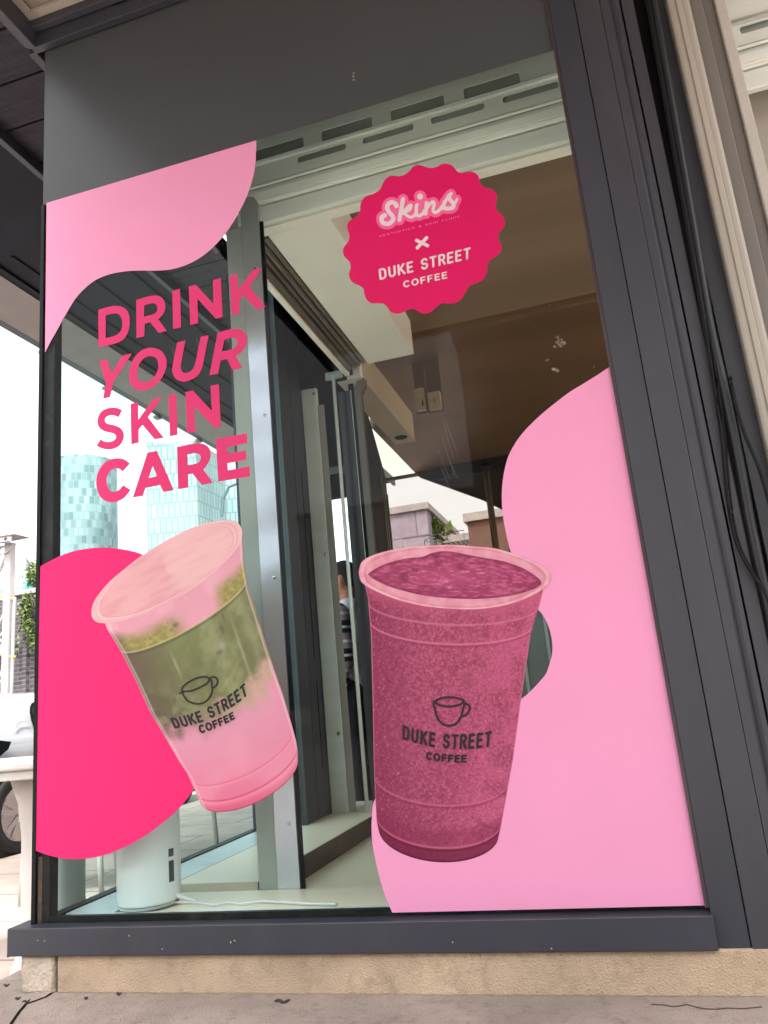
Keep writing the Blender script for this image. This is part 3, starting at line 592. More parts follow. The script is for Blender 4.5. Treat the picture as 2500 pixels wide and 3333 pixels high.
# --- matcha cup
mc=thing('matcha_cup_sticker','tilted takeaway cup picture with green and pink layered drink on the glass','sticker',(0,-.004,0))
def mcc(U,V,G):
    x,y=G[...,0],G[...,1]
    n=fbm(x/45,y/60,61,4); f=fbm(x/12,y/12,67,3); d=fbm(x/4,y/4,71,2); st=fbm((x+y*.5)/20,y/120,73,3)
    c=np.ones(U.shape+(3,))*L8(128,134,92)
    c=mixc(c,L8(104,90,78),ss(.42,.02,U)*.85)
    c=mixc(c,L8(150,156,112),ss(.45,.7,n)*.7*ss(.3,.6,U)); c=mixc(c,L8(104,110,70),ss(.55,.3,st)*.22)
    c=mixc(c,L8(158,160,124),ss(.50,.75,fbm(x/38,y/30,95,3))*ss(.3,.5,V)*.45)
    c=mixc(c,L8(92,92,62),ss(.55,.25,n)*ss(.2,.35,V)*.35)
    c=mixc(c,L8(176,178,150),np.exp(-((U-.62)/.05)**2)*.12+np.exp(-((U-.9)/.03)**2)*.2)
    # foam above the milk line
    line=.177+.018*U
    foam=ss(line+.004,line-.004,V)
    c2_=np.ones(U.shape+(3,))*L8(230,166,182)
    c2_=mixc(c2_,L8(243,196,206),ss(.45,.75,n)*.35)
    g=ss(.045,-.035,line-.075*(.6+.8*n)-V)*(ss(.52,.34,U)+ss(.68,.80,U))
    c2_=mixc(c2_,L8(140,140,66),np.clip(g,0,1)*.9); c2_=mixc(c2_,L8(188,190,110),np.clip(g,0,1)*ss(.38,.8,f)*.55)
    c2_=mixc(c2_,L8(60,70,40),ss(.22,.1,d)*np.clip(g*2,0,1)*.8)
    c2_=mixc(c2_,L8(120,105,85),ss(.1,.02,U)*ss(.05,.1,V)*.7)
    c=c*(1-foam)[...,None]+c2_*foam[...,None]
    c=mixc(c,L8(215,205,150),np.exp(-((V-line)/.0035)**2)*.6); c=mixc(c,L8(80,78,58),np.exp(-((V-line-.01)/.005)**2)*.6)
    # ice marks
    for (u0,v0,a,b_,cc) in [(.70,.265,.018,.022,(90,88,84)),(.635,.345,.03,.010,(80,78,76)),(.66,.33,.03,.02,(168,172,150)),(.40,.14,.022,.012,(110,80,90)),(.74,.23,.008,.025,(96,90,90))]:
        c=mixc(c,L8(*cc),np.exp(-(((U-u0)/a)**2+((V-v0)/b_)**2))*.75)
    # pink milk below
    bd_=.585-.01*U+.13*(n-.5)+.03*(f-.5)
    pk_=ss(-.06,.075,V-bd_)
    p=np.ones(U.shape+(3,))*L8(226,156,180)
    p=mixc(p,L8(232,116,150),ss(.62,.98,V)*.8*(1-.5*ss(.3,.9,U))); p=mixc(p,L8(246,170,190),ss(.45,.8,fbm(x/130,y/130,91,2))*.4)
    c=c*(1-pk_)[...,None]+p*pk_[...,None]
    c=mixc(c,L8(212,184,160),np.exp(-((V-bd_)/.035)**2)*.55*ss(.25,.9,U))
    for v0,w0,cc,a in [(.868,.0035,(228,92,130),.6),(.876,.004,(252,170,190),.4),(.945,.004,(205,60,100),.75),(.955,.005,(250,160,185),.4)]:
        c=mixc(c,L8(*cc),np.exp(-((V-v0)/w0)**2)*a)
    c=mixc(c,L8(214,70,112),ss(.955,.985,V)*.55*(1-.4*U)); c=mixc(c,L8(150,50,80),ss(.99,1,V)*.8)
    c=mixc(c,L8(250,226,222),np.exp(-((U-.018)/.006)**2)*.35+np.exp(-((U-.975)/.008)**2)*.4*(1-ss(.9,1,V)))
    c=mixc(c,L8(236,232,214),np.exp(-(((U-.79)/.012)**2+((V-.40)/.13)**2))*.22+np.exp(-(((U-.30)/.008)**2+((V-.30)/.05)**2))*.25)
    sp_=lat(x/5,y/5,101); c=mixc(c,L8(226,220,200),ss(.965,.99,sp_)*ss(.35,.5,V)*ss(.72,.6,V)*.7); c=mixc(c,L8(84,78,66),ss(.03,.01,sp_)*ss(.4,.5,V)*ss(.66,.6,V)*.6)
    c=mixc(c,L8(238,190,195),ss(.012,0,U)*.5); c=mixc(c,L8(242,180,192),ss(.985,1,U)*.6)
    return c
cup_body('cup_body',[(118,760),(150,840),(240,985),(340,1180),(440,1400),(560,1600),(640,1740),(700,1830),(745,1930),(785,2025),(800,2048)],[(1070,180),(1080,360),(1110,530),(1180,760),(1280,1080),(1350,1280),(1410,1480),(1440,1590),(1453,1660),(1452,1720)],95,150,c1,mcc,330,560,YS-.0010,mc,.55)
def mrim(RR,AA,G):
    x,y=G[...,0],G[...,1]; n=fbm((x+y*.6)/60,(y+x*.45)/16,81,4)
    c=np.ones(RR.shape+(3,))*L8(230,176,180)
    c=mixc(c,L8(242,184,190),ss(.42,.75,n)*.45); c=mixc(c,L8(224,146,160),ss(.52,.25,n)*.4)
    c=mixc(c,L8(246,212,210),ss(.5,-.9,np.cos(AA-2.6))*.4)
    c=mixc(c,L8(205,128,142),np.exp(-((RR-.97)/.004)**2)*.5*ss(-.2,.6,np.sin(AA+.5)))
    c=mixc(c,L8(255,240,240),np.exp(-((RR-.925)/.010)**2)*ss(.2,.9,np.sin(AA-.4))*.6)
    for r0,w0,cc,a in [(.88,.006,(214,130,148),.45),(.90,.006,(250,220,222),.5),(.94,.006,(206,120,138),.5),(.955,.008,(250,214,218),.6),(.985,.007,(252,216,222),.7)]:
        c=mixc(c,L8(*cc),np.exp(-((RR-r0)/w0)**2)*a)
    return c
disc('foam_top',[(42,725),(55,660),(100,590),(170,510),(270,425),(380,340),(520,250),(680,165),(820,115),(950,92),(1030,102),(1068,145),(1073,210),(1050,270),(980,352),(880,450),(750,550),(600,640),(450,715),(300,770),(180,795),(95,795),(55,772)],(560,440),c1,mrim,YS-.0018,mc,110)
word('lettering','DUKE STREET',Q(c1,(580,1448),(1092,1205),(612,1520),(1116,1288)),.115,1,.36,K['ink'],YS-.0026,mc,sag=42/2.107,h=.035,condense=.85)
word('lettering','COFFEE',Q(c1,(770,1497),(1012,1402),(788,1557),(1030,1450)),.15,1,.42,K['ink'],YS-.0026,mc,sag=4,h=.035)
im=[spath([(662,1262),(668,1235),(710,1200),(770,1172),(825,1165),(848,1178),(835,1208),(780,1240),(720,1262),(662,1264)]),spath([(672,1268),(682,1305),(712,1335),(760,1350),(805,1345),(845,1315),(868,1270),(868,1225),(850,1182)]),spath([(852,1185),(878,1165),(903,1180),(903,1215),(870,1240)]),[(648,1278),(668,1270)]]
strokes('cup_emblem',im,6,c1,K['ink'],YS-.0026,mc,h=1.8)
# ================================================================ STONE PLINTH, STEP, GROUND
pl=thing('stone_plinth','buff sandstone plinth under the dark metal window sill','plinth',(XL,0,.095))
xc=float(onY((186,3150),-.02)[0,0])
def rough(o,amt,seed,sub=5):
    bm=bmesh.new(); bm.from_mesh(o.data)
    bmesh.ops.subdivide_edges(bm,edges=bm.edges[:],cuts=sub,use_grid_fill=True)
    rng=random.Random(seed)
    for v in bm.verts: v.co+=Vector((rng.uniform(-amt,amt),rng.uniform(-amt,amt),rng.uniform(-amt,amt)))
    bm.to_mesh(o.data); bm.free()
b1_=box('plinth_block',(xc+.008,-.030,.093),(.9,.4,.217),K['stone'],pl,.006)
b2_=box('plinth_block',(float(onY((75,3180),-.02)[0,0]),-.034,.093),(xc-.004,.4,.217),K['stonel'],pl,.01); b2_['label']='worn pale corner block beside the crack'
rough(b2_,.002,3); 
box('joint_gap',(xc-.004,.0,.093),(xc+.008,.4,.215),K['hole'],pl)
o=box('plinth_block',(XL-.05,.401,.02),(XL+.2,2.4,.217),K['stonel'],pl)
st=MB(); st.prism([(-2.42,.5,-.05),(-2.42,-.08,-.05),(-2.36,-.28,-.05),(-2.6,-.9,-.05),(-3.2,-2.2,-.05),(1.6,-2.2,-.05),(1.6,.5,-.05)],(0,0,.145))
stp=st.build('stone_step',K['ledge']); tag(stp,'grey brown stone step at the foot of the plinth','step')
# crack line on the step running from the joint to the lower left
def ground_strip(name,pts,z,wd,m,parent=None,label=None,cat=None):
    q=onZ(pts,z); t=MB(); n=len(q)
    for i in range(n-1):
        a,b=q[i],q[i+1]; d=(b-a)[:2]; d/=np.linalg.norm(d); nn=np.array([-d[1],d[0],0])*wd/2
        t.prism([tuple(a-nn),tuple(b-nn),tuple(b+nn),tuple(a+nn)],(0,0,.0015))
    o=t.build(name,m,parent)
    if label: tag(o,label,cat)
    return o
cr_=[(178,3226),(150,3245),(110,3260),(85,3268),(62,3295),(36,3333),(10,3370)]
ground_strip('step_joint',cr_,.0955,.010,K['hole'],stp)
ground_strip('step_crack',[(2120,3270),(2160,3272),(2190,3277),(2215,3275),(2235,3270),(2260,3277),(2290,3284),(2330,3286),(2370,3282),(2420,3284),(2480,3278)],.0955,.004,mat('crack',(.06,.045,.04),.9),stp)
# litter on the step
def scrap(name,p,z,l,w_,a,m,label,cat,grp=None):
    c=onZ(p,z)[0]; t=MB(); d=(math.cos(a),math.sin(a)); n_=8; pts=[]
    for i in range(n_+1):
        s_=(i/n_-.5)*l; pts.append((c[0]+d[0]*s_-d[1]*.3*w_*math.sin(i*.9),c[1]+d[1]*s_+d[0]*.5*w_*math.sin(i*.9),z+.003+.002*math.sin(i)))
    t.tube(pts,[w_*.35*(.35+math.sin(math.pi*(i+.4)/(n_+1))) for i in range(n_+1)],5); o=t.build(name,m); tag(o,label,cat,grp); return o
lm=mat('dead leaf',(.03,.02,.018),.8)
scrap('twig',(918,3262),.096,.05,.012,.1,lm,'dark curled twig lying on the step below the smoothie cup','twig')
for p,l,a,lb_ in [((57,3253),.018,.5,'round dark leaf scrap left of the thin twig near the step crack'),((85,3262),.026,.6,'thin straight leaf stalk beside the crack on the step'),((280,3252),.012,.4,'dark scrap on the step right of the plinth joint'),((20,3210),.022,.2,'flat dark leaf scrap at the left edge of the step'),((386,3238),.018,.1,'small dark scrap against the plinth under the router')]:
    scrap('leaf_scrap',p,.096,l,.009,a,lm,lb_,'leaf scrap','leaf scraps on the step')
gr=MB(); gr.poly([(-300,-300,0),(300,-300,0),(300,300,0),(-300,300,0)]); tag(gr.build('pavement',K['paving']),kind='structure')
road=MB(); road.poly([(-16,-300,.004),(-9,-300,.004),(-9,300,.004),(-16,300,.004)]); tag(road.build('road',mat('asphalt',(.12,.115,.115),.85,var=.1,vscale=20)),kind='structure')
# ================================================================ FRONT ROLLER SHUTTER
YR=.46
def zof(p): return float(onY(p,YR)[0,2])
zz=[zof((1777,y)) for y in (150,264,313,335,358,414,426,482,520)]
sh=thing('roller_shutter','raised grey green steel roller shutter with slotted slats behind the glass','shutter',(-1.3,YR,zz[7]))
def rrect(x0,x1,z0,z1,r,n=5):
    o=[]
    for cx,cz,a0 in [(x1-r,z1-r,0),(x0+r,z1-r,90),(x0+r,z0+r,180),(x1-r,z0+r,270)]:
        for i in range(n+1): a=R(a0+90*i/n); o.append((cx+r*math.cos(a),cz+r*math.sin(a)))
    return np.array(o)
def slat(name,x0,x1,z0,z1,slots,y,parent,th=.006):
    loops=[np.array([(x0,z0),(x1,z0),(x1,z1),(x0,z1)])]+[rrect(a,b,c,d,min(.012,(d-c)/2.2)) for a,b,c,d in slots]
    return flat(name,loops,y,K['shut'],parent,th)
def slots(rows,pxs,hh):
    out=[]
    for (a,b,yy) in pxs:
        qa=onY((a,yy),YR)[0]; qb=onY((b,yy-(b-a)*.27),YR)[0]; out.append((qa[0],qb[0],(qa[2]+qb[2])/2-hh,(qa[2]+qb[2])/2+hh))
    return out
# rows measured on the photo then repeated with the same pitch
sa=slots(0,[(1047,1215,445),(1269,1442,372),(1510,1683,308)],.019)
sb=slots(0,[(970,1128,520),(1180,1345,460),(1404,1574,398)],.016)
pitchA=(sa[2][0]-sa[0][0])/2; wA=sa[1][1]-sa[1][0]; zA=sum((s_[2]+s_[3])/2 for s_ in sa)/3
pitchB=(sb[2][0]-sb[0][0])/2; wB=sb[1][1]-sb[1][0]; zB_=sum((s_[2]+s_[3])/2 for s_ in sb)/3
def rowslots(x0,pitch,wd,z,hh,xa,xb):
    out=[];k=-6
    while k<9:
        a=x0+k*pitch
        if a>xa+.03 and a+wd<xb-.03: out.append((a,a+wd,z-hh,z+hh))
        k+=1
    return out
def shutter(x0,x1,parent,side=False):
    slat('slat',x0,x1,zz[1]+.004,zz[0]+.05,rowslots(sa[0][0],pitchA,wA,zA,.032,x0,x1),YR,parent)
    slat('slat',x0,x1,zz[3],zz[1]-.004,rowslots(sb[0][0],pitchB,wB,zB_,.019,x0,x1),YR-.004,parent)
    t=MB()
    # rolled ribs between slats
    for z,r_,dy in [(zz[1],.010,-.010),(zz[1]+.012,.006,-.012),(zz[0]+.02,.012,-.006)]:
        t.tube([(x0,YR+dy,z),(x1,YR+dy,z)],r_,10)
    t.build('slat_rib',K['shut'],parent,True)
    t=MB(); t.prism([(x0,YR+.004,zz[4]-.004),(x0,YR-.020,zz[4]),(x0,YR-.034,zz[4]-.03),(x0,YR-.030,zz[5]+.02),(x0,YR-.012,zz[5]),(x0,YR+.02,zz[5])],(x1-x0,0,0)); t.tube([(x0,YR-.036,zz[4]),(x1,YR-.036,zz[4])],.007,8); t.tube([(x0,YR-.03,zz[5]+.006),(x1,YR-.03,zz[5]+.006)],.006,8)
    t.build('bottom_rail',K['shut'],parent)
    MB().box((x0,YR-.018,zz[7]),(x1,YR+.012,zz[6]+.004),.003).build('bottom_bar',K['shut'],parent)
    MB().box((x0,YR+.014,zz[4]),(x1,YR+.02,zz[0]+.2)).build('inner_slat',K['post'],parent)
    t=MB()
    for k in range(4):
        z=zz[0]+.06+k*.085; t.box((x0,YR-.004,z),(x1,YR,z+.078))
    t.build('slat',K['shut'],parent)
shutter(-1.42,XR+.06,sh)
sh2=thing('roller_shutter','raised grey green roller shutter of the next bay seen past the beige column','shutter',(1.3,YR,zz[7]))
shutter(XI+.12,2.4,sh2)
# left end plate and guide
box('end_plate',(-1.50,YR-.01,3.30),(-1.421,YR+.02,zz[0]+.3),K['post'],sh,.003)
# white soffit board behind the shutter and bulkhead along the side
zs2=zz[7]-.004
wb=thing('ceiling_bulkhead','cream boxed bulkhead running back under the brown ceiling','bulkhead',(-1.15,1.3,zs2))
box('soffit_board',(-1.37,YR+.024,zs2),(XR+.05,YR+.085,zs2+.4),K['whitep'],wb)
box('boxing',(-1.31,YR+.086,zs2),(-.975,2.215,zs2+.42),K['whitep'],wb,.002)
wb2=thing('ceiling_bulkhead','lower cream bulkhead with a round hole deeper inside the smoked partition','bulkhead',(-1.5,3.2,zs2))
q0=onZ((1183,1206),zs2-.02)[0]; q1=onZ((1341,1432),zs2-.02)[0]
box('boxing',(-1.60,2.33,zs2-.02),(-1.41,3.98,zs2+.4),K['whitep'],wb2,.002)
MB().lathe([(.055,-.004),(.06,-.001),(.06,.002)],(-1.5,3.80,zs2-.0205),20).build('downlight_hole',K['hole'],wb2)
# side shutter box along the bay
ssb=thing('side_shutter_box','dark grooved roller shutter housing running back along the side with a cream lower strip','shutter',(-1.4,1.3,3.24))
box('lower_strip',(-1.485,.62,3.235),(-1.452,2.215,3.275),K['whitep'],ssb,.002)
t=MB(); t.prism([(-1.45,.56,3.25),(-1.42,.56,3.265),(-1.41,.56,3.29),(-1.395,.56,3.262),(-1.38,.56,3.29),(-1.365,.56,3.268),(-1.35,.56,3.30),(-1.335,.56,3.285),(-1.32,.56,3.30),(-1.32,.56,3.7),(-1.45,.56,3.7)],(0,1.62,0)); t.build('housing',K['taupe'],ssb)
box('side_board',(-1.487,.56,3.276),(-1.453,2.3,4.1),K['dark'],ssb)
# guide posts
gp=thing('guide_post','tall grey green steel guide post behind the K of the slogan','post',(-1.4,YR,.2))
xa=float(onY((843,2883),YR-.03)[0,0]); xb=float(onY((935,2883),YR-.03)[0,0]); xd=float(onY((978,2883),YR-.03)[0,0]); xe=float(onY((996,2883),YR-.03)[0,0])
zt1=float(onY((790,648),YR-.03)[0,2])
def vmix(a,b,f): return a+(b-a)*f
box('post_face',(xa,YR-.03,.2),(vmix(xa,xe,.42),YR+.03,zt1-.15),K['post'],gp,.003)
t=MB(); t.prism([(vmix(xa,xe,.425),YR-.036,.2),(xd,YR-.036,.2),(xd,YR-.036,zt1-.04),(xd-.02,YR-.036,zt1-.008),(xd-.05,YR-.036,zt1),(vmix(xa,xe,.425),YR-.036,zt1-.01)],(0,.02,0)); t.build('post_face',K['coated'],gp)
box('rubber_strip',(xd+.001,YR-.03,.2),(xe-.004,YR-.02,3.3),K['dark'],gp,.002)
for z in (.55,1.55,2.3,3.05): MB().lathe([(.008,0),(.006,-.005),(.001,-.006)],(xd-.03,YR-.036,z),10,'Y').build('bolt',K['chrome'],gp)
gp2=thing('guide_post','pale grey green guide post with bolts beside the waiting person','post',(-1.75,2.3,.32))
xa2=float(onY((1085,2645),2.3)[0,0]); xb2=float(onY((1135,2645),2.3)[0,0]); xe2=float(onY((1160,2645),2.3)[0,0])
zt2=float(onY((1010,1180),2.3)[0,2])
box('post_face',(xa2-.01,2.3,.318),(xb2,2.34,3.24),K['shut'],gp2,.004)
box('post_return',(xb2+.001,2.304,.318),(xe2,2.31,3.1),K['beige'],gp2,.004)
for pp in [(1060,1805),(1102,2388),(1022,1282)]:
    q=onY(pp,2.3)[0]; MB().lathe([(.013,0),(.013,-.004),(.007,-.009),(.001,-.010)],(q[0],2.3,q[2]),12,'Y').build('bolt',K['chrome'],gp2)
zp_=float(onY((1040,1212),2.3)[0,2])
box('post_plate',(xa2-.012,2.298,zp_),(-1.60,2.33,3.60),K['post'],gp2,.003)
hp=thing('passage_header','black header panel above the waiting person','header',(-1.9,3.0,2.4))
z1_=float(onY((1100,1619),3.0)[0,2]); z2_=float(onY((1100,1225),3.0)[0,2])
box('header_panel',(-2.35,3.0,z1_),(-1.70,3.05,z2_+.3),K['hole'],hp)
w1=onZ((1052,1306),2.95)[0]; w2=onZ((1135,1397),2.95)[0]
w3=onY((1090,1545),2.99)[0]; box('header_trim',(-2.35,2.97,w3[2]),(-1.72,2.999,w3[2]+.06),K['frame2'],hp)
rd=thing('shutter_rod','thin pale upright rod with a bracket at its top right of the bolted post','rod',(-1.6,2.27,.32))
qa=onY((1084,1222),2.27)[0]; qb=onY((1196,2637),2.27)[0]
MB().tube([(qb[0],2.27,.32),(qb[0]*.5+qa[0]*.5,2.27,(qa[2]+.32)/2),(qa[0],2.27,qa[2])],.0125,10).build('rod_tube',K['shut'],rd,True)
box('bracket',(qa[0]-.06,2.265,qa[2]-.03),(qa[0]+.07,2.30,qa[2]+.03),K['post'],rd,.004)
# ================================================================ BAY REAR: dark door frame, threshold, partition
df=thing('side_door_frame','wide dark slate door frame between the two guide posts','door frame',(-1.87,1.9,.32))
t=MB(); t.box((-1.905,1.90,.30),(-1.865,2.08,3.9),.003); t.build('frame_panel',K['frame'],df)
t=MB(); t.box((-1.90,2.084,.30),(-1.862,2.5,3.9),.003); t.build('frame_panel',K['frame'],df)
box('frame_edge',(-1.89,1.878,.30),(-1.855,1.898,3.9),K['frame2'],df,.002)
box('shade_sheet',(-1.86,2.285,3.245),(-1.50,2.295,4.1),K['hole'],df)  # black sheet stands for the deep shade above the door frame
t=MB(); t.box((-1.8618,2.2,.6),(-1.859,2.205,1.15)); t.box((-1.8618,2.19,1.3),(-1.859,2.196,2.6)); t.build('groove',K['hole'],df)
d2=thing('partition_frame','dark bronze partition frame left of the upright cup','frame',(-1.45,2.4,.3))
X1=float(onY((1143,1799),2.38)[0,0]); X2=float(onY((1190,1799),2.38)[0,0]); X3=float(onY((1201,1799),2.38)[0,0]); X4=float(onY((1222,1799),2.38)[0,0])
box('frame_post',(X1,2.38,.2),(X2,2.43,3.2),K['frame2'],d2,.003)
box('black_seal',(X2+.001,2.39,.2),(X3,2.43,3.2),K['black'],d2)
box('bright_edge',(X2-.004,2.376,.2),(X2-.001,2.379,3.2),K['shut'],d2)
t=MB(); t.prism([(X3+.001,2.37,.2),(X4,2.37,.2),(X4,2.37,3.16),(X4+.04,2.37,3.22),(X4+.04,2.37,3.27),(X3+.03,2.37,3.25),(X3+.001,2.37,3.2)],(0,.06,0)); t.build('frame_post',K['taupe'],d2)
box('glass_pane',(X4+.001,2.40,.2),(3.3,2.408,3.56),K['glassb'],d2)
# interior shell
wl=thing('shop_room','dim brown shop interior behind the glass','room',(0,2,0))
ZC=3.55
box('ceiling_panel',(-1.47,YR+.09,ZC),(3.4,2.44,ZC+.06),K['brown'],wl); box('ceiling_panel',(-1.60,2.441,ZC),(3.4,4.2,ZC+.06),K['brown'],wl); box('ceiling_panel',(float(onZ((1238,1420),ZC)[0,0]),4.201,ZC),(3.4,6.0,ZC+.06),K['brown'],wl)

t=MB(); t.prism([(-1.54,2.44,.2),(-1.50,2.44,.2),(-2.22,5.86,.2),(-2.26,5.86,.2)],(0,0,ZC-.2)); o=t.build('side_wall',K['dark'],wl)
for f in (.62,.72,.86): 
    x_=-1.50-.72*f; y_=2.44+3.42*f; box('wall_rib',(x_+.012,y_-.012,.2),(x_+.03,y_+.012,3.2),K['post'],wl)
YP=5.9
hole_=onY(np.array([(1238,1420),(1365,1552),(1568,1625),(1640,1660),(1700,2100),(1300,2100)]),YP)[:,[0,2]]  # added opening in the rear wall, stands in for sky reflected in glass
hole=[]
for (p,q) in zip(hole_,np.roll(hole_,-1,axis=0)):
    zc_=ZC-.03
    if p[1]<=zc_: hole.append(p)
    if (p[1]-zc_)*(q[1]-zc_)<0: s_=(zc_-p[1])/(q[1]-p[1]); hole.append(p+s_*(q-p))
hole=np.array(hole)
flat('rear_wall',[np.array([(-2.26,.2),(3.4,.2),(3.4,ZC),(-2.26,ZC)]),hole],YP+.03,mat('rear wall',(.055,.05,.045),.6,var=.25,vscale=3),wl,.06)
zb0=float(onY((1500,1550),YP-.05)[0,2]); zb1=float(onY((1500,1476),YP-.05)[0,2])
bmz=MB(); bmz.box((onY(c4([(830,1400)])[0][:2],YP-.05)[0,0],YP-.09,zb0),(.3,YP-.002,ZC-.002)); bmz.build('navy_beam',mat('navy beam',(.03,.036,.055),.5),wl)
flat('reflection_pane',[hole],YP+.03,K['glassl'],wl,.006)  # lilac pane in the added opening imitates the tinted reflection
box('wall_panel',(XI+.1,YR+.12,.2),(2.4,YR+.16,ZC-.02),K['mauve'],wl)
cpz=thing('steel_pole','polished steel pole standing near the back of the shop','pole',(-1,3.6,.2))
qp=onY((1597,1650),3.7)[0]; qt=onY((1585,1520),3.7)[0]
MB().tube([(qp[0],3.7,.2),(qp[0],3.7,qt[2])],.028,20).build('pole_shaft',K['chrome'],cpz,True)
MB().lathe([(.05,0),(.05,.02),(.03,.04)],(qp[0],3.7,qt[2]),20).build('pole_cap',K['dark'],cpz)
# sockets
for (px0,px1,nm,lab) in [((1352,1270),(1388,1336),'surface_box','plain white surface box beside the socket on the brown ceiling'),((1393,1283),(1440,1331),'wall_socket','square white socket plate on the brown ceiling')]:
    Y0=2.9; a=onY(px0,Y0)[0]; b=onY(px1,Y0)[0]
    t=thing(nm,lab,'socket',(a[0],Y0,b[2]))
    box('box_body',(a[0],Y0-.03,b[2]),(b[0],Y0+.02,a[2]),K['whitep'],t,.004)
    for dx in (.25,.75): MB().lathe([(.004,0),(.004,-.002)],(a[0]+(b[0]-a[0])*dx,Y0-.0305,(a[2]+b[2])/2),8,'Y').build('screw',K['chrome'],t)
    if nm=='wall_socket': box('switch',((a[0]+b[0])/2-.012,Y0-.036,(a[2]+b[2])/2-.02),((a[0]+b[0])/2+.012,Y0-.0301,(a[2]+b[2])/2+.02),K['white'],t,.002)
    else: box('slot',(b[0]-.022,Y0-.0315,b[2]+.03),(b[0]-.010,Y0-.0301,b[2]+.075),K['hole'],t)
    box('back_plate',(a[0]-.01,Y0+.021,b[2]-.01),(b[0]+.01,Y0+.03,ZC-.001),K['brown'],t)
# etched cup sign on the partition glass
eg=thing('glass_etching','faint white cup outline in a rectangle on the inner glass','sign',(-1.0,2.39,2))
def wall_line(name,pts,crop,Y,r_,parent):
    q=onY(np.array([p[:2] for p in crop(pts)]),Y); t=MB(); t.tube([tuple(v) for v in q],r_,6); t.build(name,K['white'],parent,True)
wall_line('etched_border',[(490,2130),(485,1978),(1083,1887),(1098,2110)],c4,2.39,.003,eg)
wall_line('etched_cup',[(700,2110),(698,1985),(740,1965),(800,1960),(826,1975),(800,1995),(740,2000),(700,1985)],c4,2.39,.0042,eg)
wall_line('etched_cup',[(826,1975),(833,2110)],c4,2.39,.0042,eg); wall_line('etched_cup',[(830,1990),(860,1985),(866,2010),(836,2050)],c4,2.39,.0042,eg)
# floor levels
ft=tag(MB().box((-2.15,.5,.10),(1.2,6,.215)).build('shop_floor',K['floor']),kind='structure')
pf=thing('raised_platform','cream tiled platform with a dark brown riser inside the doorway','platform',(-1.8,2,.2))
box('platform_top',(-1.93,.52,.28),(-1.53,2.8,.318),K['floor'],pf)
box('riser',(-1.5299,.52,.216),(-1.524,2.8,.316),K['walnut'],pf)
box('platform_back',(-1.93,2.21,.2801),(.9,2.36,.3185),K['floor'],pf) if False else None
sf=thing('window_shelf','low cream shelf with blue grey front strip inside the window','shelf',(-1,.2,.3))
box('shelf_top',(XL+.25,.13,.25),(XR,.42,zs-.004),K['floor'],sf,.002)
box('front_strip',(XL+.06,.032,.25),(XR,.129,zs+.001),K['sill'],sf,.001)
t=MB(); t.box((XL+.032,.13,.25),(XL+.245,1.86,zs+.001)); t.build('side_strip',K['sill'],sf)
box('strip_edge',(XL+.246,.43,.24),(XL+.262,1.86,zs+.004),K['walnut'],sf)
cnt=thing('counter','added grey green counter inside, giving a grey tone in the gap right of the upright cup','counter',(.2,1.2,.2))
box('counter_front',(-.50,1.2,.216),(2.2,1.24,1.35),mat('counter panel',(.16,.185,.17),.4,var=.2,vscale=3),cnt,.003)  # counter is invented to put a grey tone into the black gap
box('counter_top',(-.53,1.16,1.351),(2.2,1.9,1.39),K['post'],cnt,.004)
for k in range(5): box('panel_strip',(-.40+k*.12,1.190,.22),(-.385+k*.12,1.1995,1.35),K['post'],cnt,.001)
# ================================================================ ROUTER AND CABLE
rq=onZ((463,2972),zs+.002)[0]; rL=onZ((376,2955),zs+.002)[0]; rR=onZ((553,2955),zs+.002)[0]; rad=(rR[0]-rL[0])/2*.965
rc=((rL[0]+rR[0])/2,max(rL[1],rq[1]+rad)+.0,zs+.002)
ro=thing('wifi_router','white cylindrical router standing on the window shelf below the hot pink sticker','router',rc)
MB().lathe([(rad*.97,.014),(rad,.022),(rad,.36),(rad*.985,.372),(rad*.8,.378)],rc,56).build('router_body',K['router'],ro,True)
MB().lathe([(rad*.93,0),(rad*.93,.013)],rc,56).build('router_base',K['taupe'],ro)
t=MB()
for k in range(90):
    a=R(190+k*170/90); t.box((rc[0]+rad*.935*math.cos(a)-.0007,rc[1]+rad*.935*math.sin(a)-.0007,rc[2]+.003),(rc[0]+rad*.935*math.cos(a)+.0007,rc[1]+rad*.935*math.sin(a)+.0007,rc[2]+.011))
t.build('vent_slots',K['router'],ro)
for pz,hz in [(.085,.075),(.175,.028)]:
    t=MB(); a=R(-14); ca,sa_=math.cos(a),math.sin(a); cx,cy=rc[0]+rad*ca*1.0,rc[1]+rad*sa_*1.0
    tx,ty=-sa_*.012,ca*.012; z=rc[2]+pz
    t.prism([(cx-tx-ca*.004,cy-ty-sa_*.004,z),(cx+tx-ca*.004,cy+ty-sa_*.004,z),(cx+tx-ca*.004,cy+ty-sa_*.004,z+hz),(cx-tx-ca*.004,cy-ty-sa_*.004,z+hz)],(ca*.006,sa_*.006,0)); t.build('port',mat('port',(.05,.05,.06),.5),ro)
cz=zs+.006
cpts=[(560,2934),(590,2934),(640,2934),(700,2942),(740,2934),(790,2938),(850,2930),(930,2934),(1010,2938),(1090,2940)]
cw=thing('power_cable','white cable trailing right from the router along the shelf','cable',tuple(onZ(cpts[0],cz)[0]))
cq=[tuple(v) for v in onZ([(x,y+3) for x,y in cpts],cz)]
cu_=outline([(p[0],p[1],1) for p in cq],closed=False,n=5); MB().tube([(p[0],p[1],cz) for p in cu_],.0042,8).build('cable_cord',K['cable'],cw,True)
a=cq[0]; b=(rc[0]+rad*.93,a[1]+.02,rc[2]+.045)
MB().tube([b,(a[0],a[1],cz+.032),(cq[1][0],cq[1][1],cz+.02),(cq[2][0],cq[2][1],cz+.003)],[.011,.011,.008,.0045],12).build('cable_plug',K['cable'],cw,True)
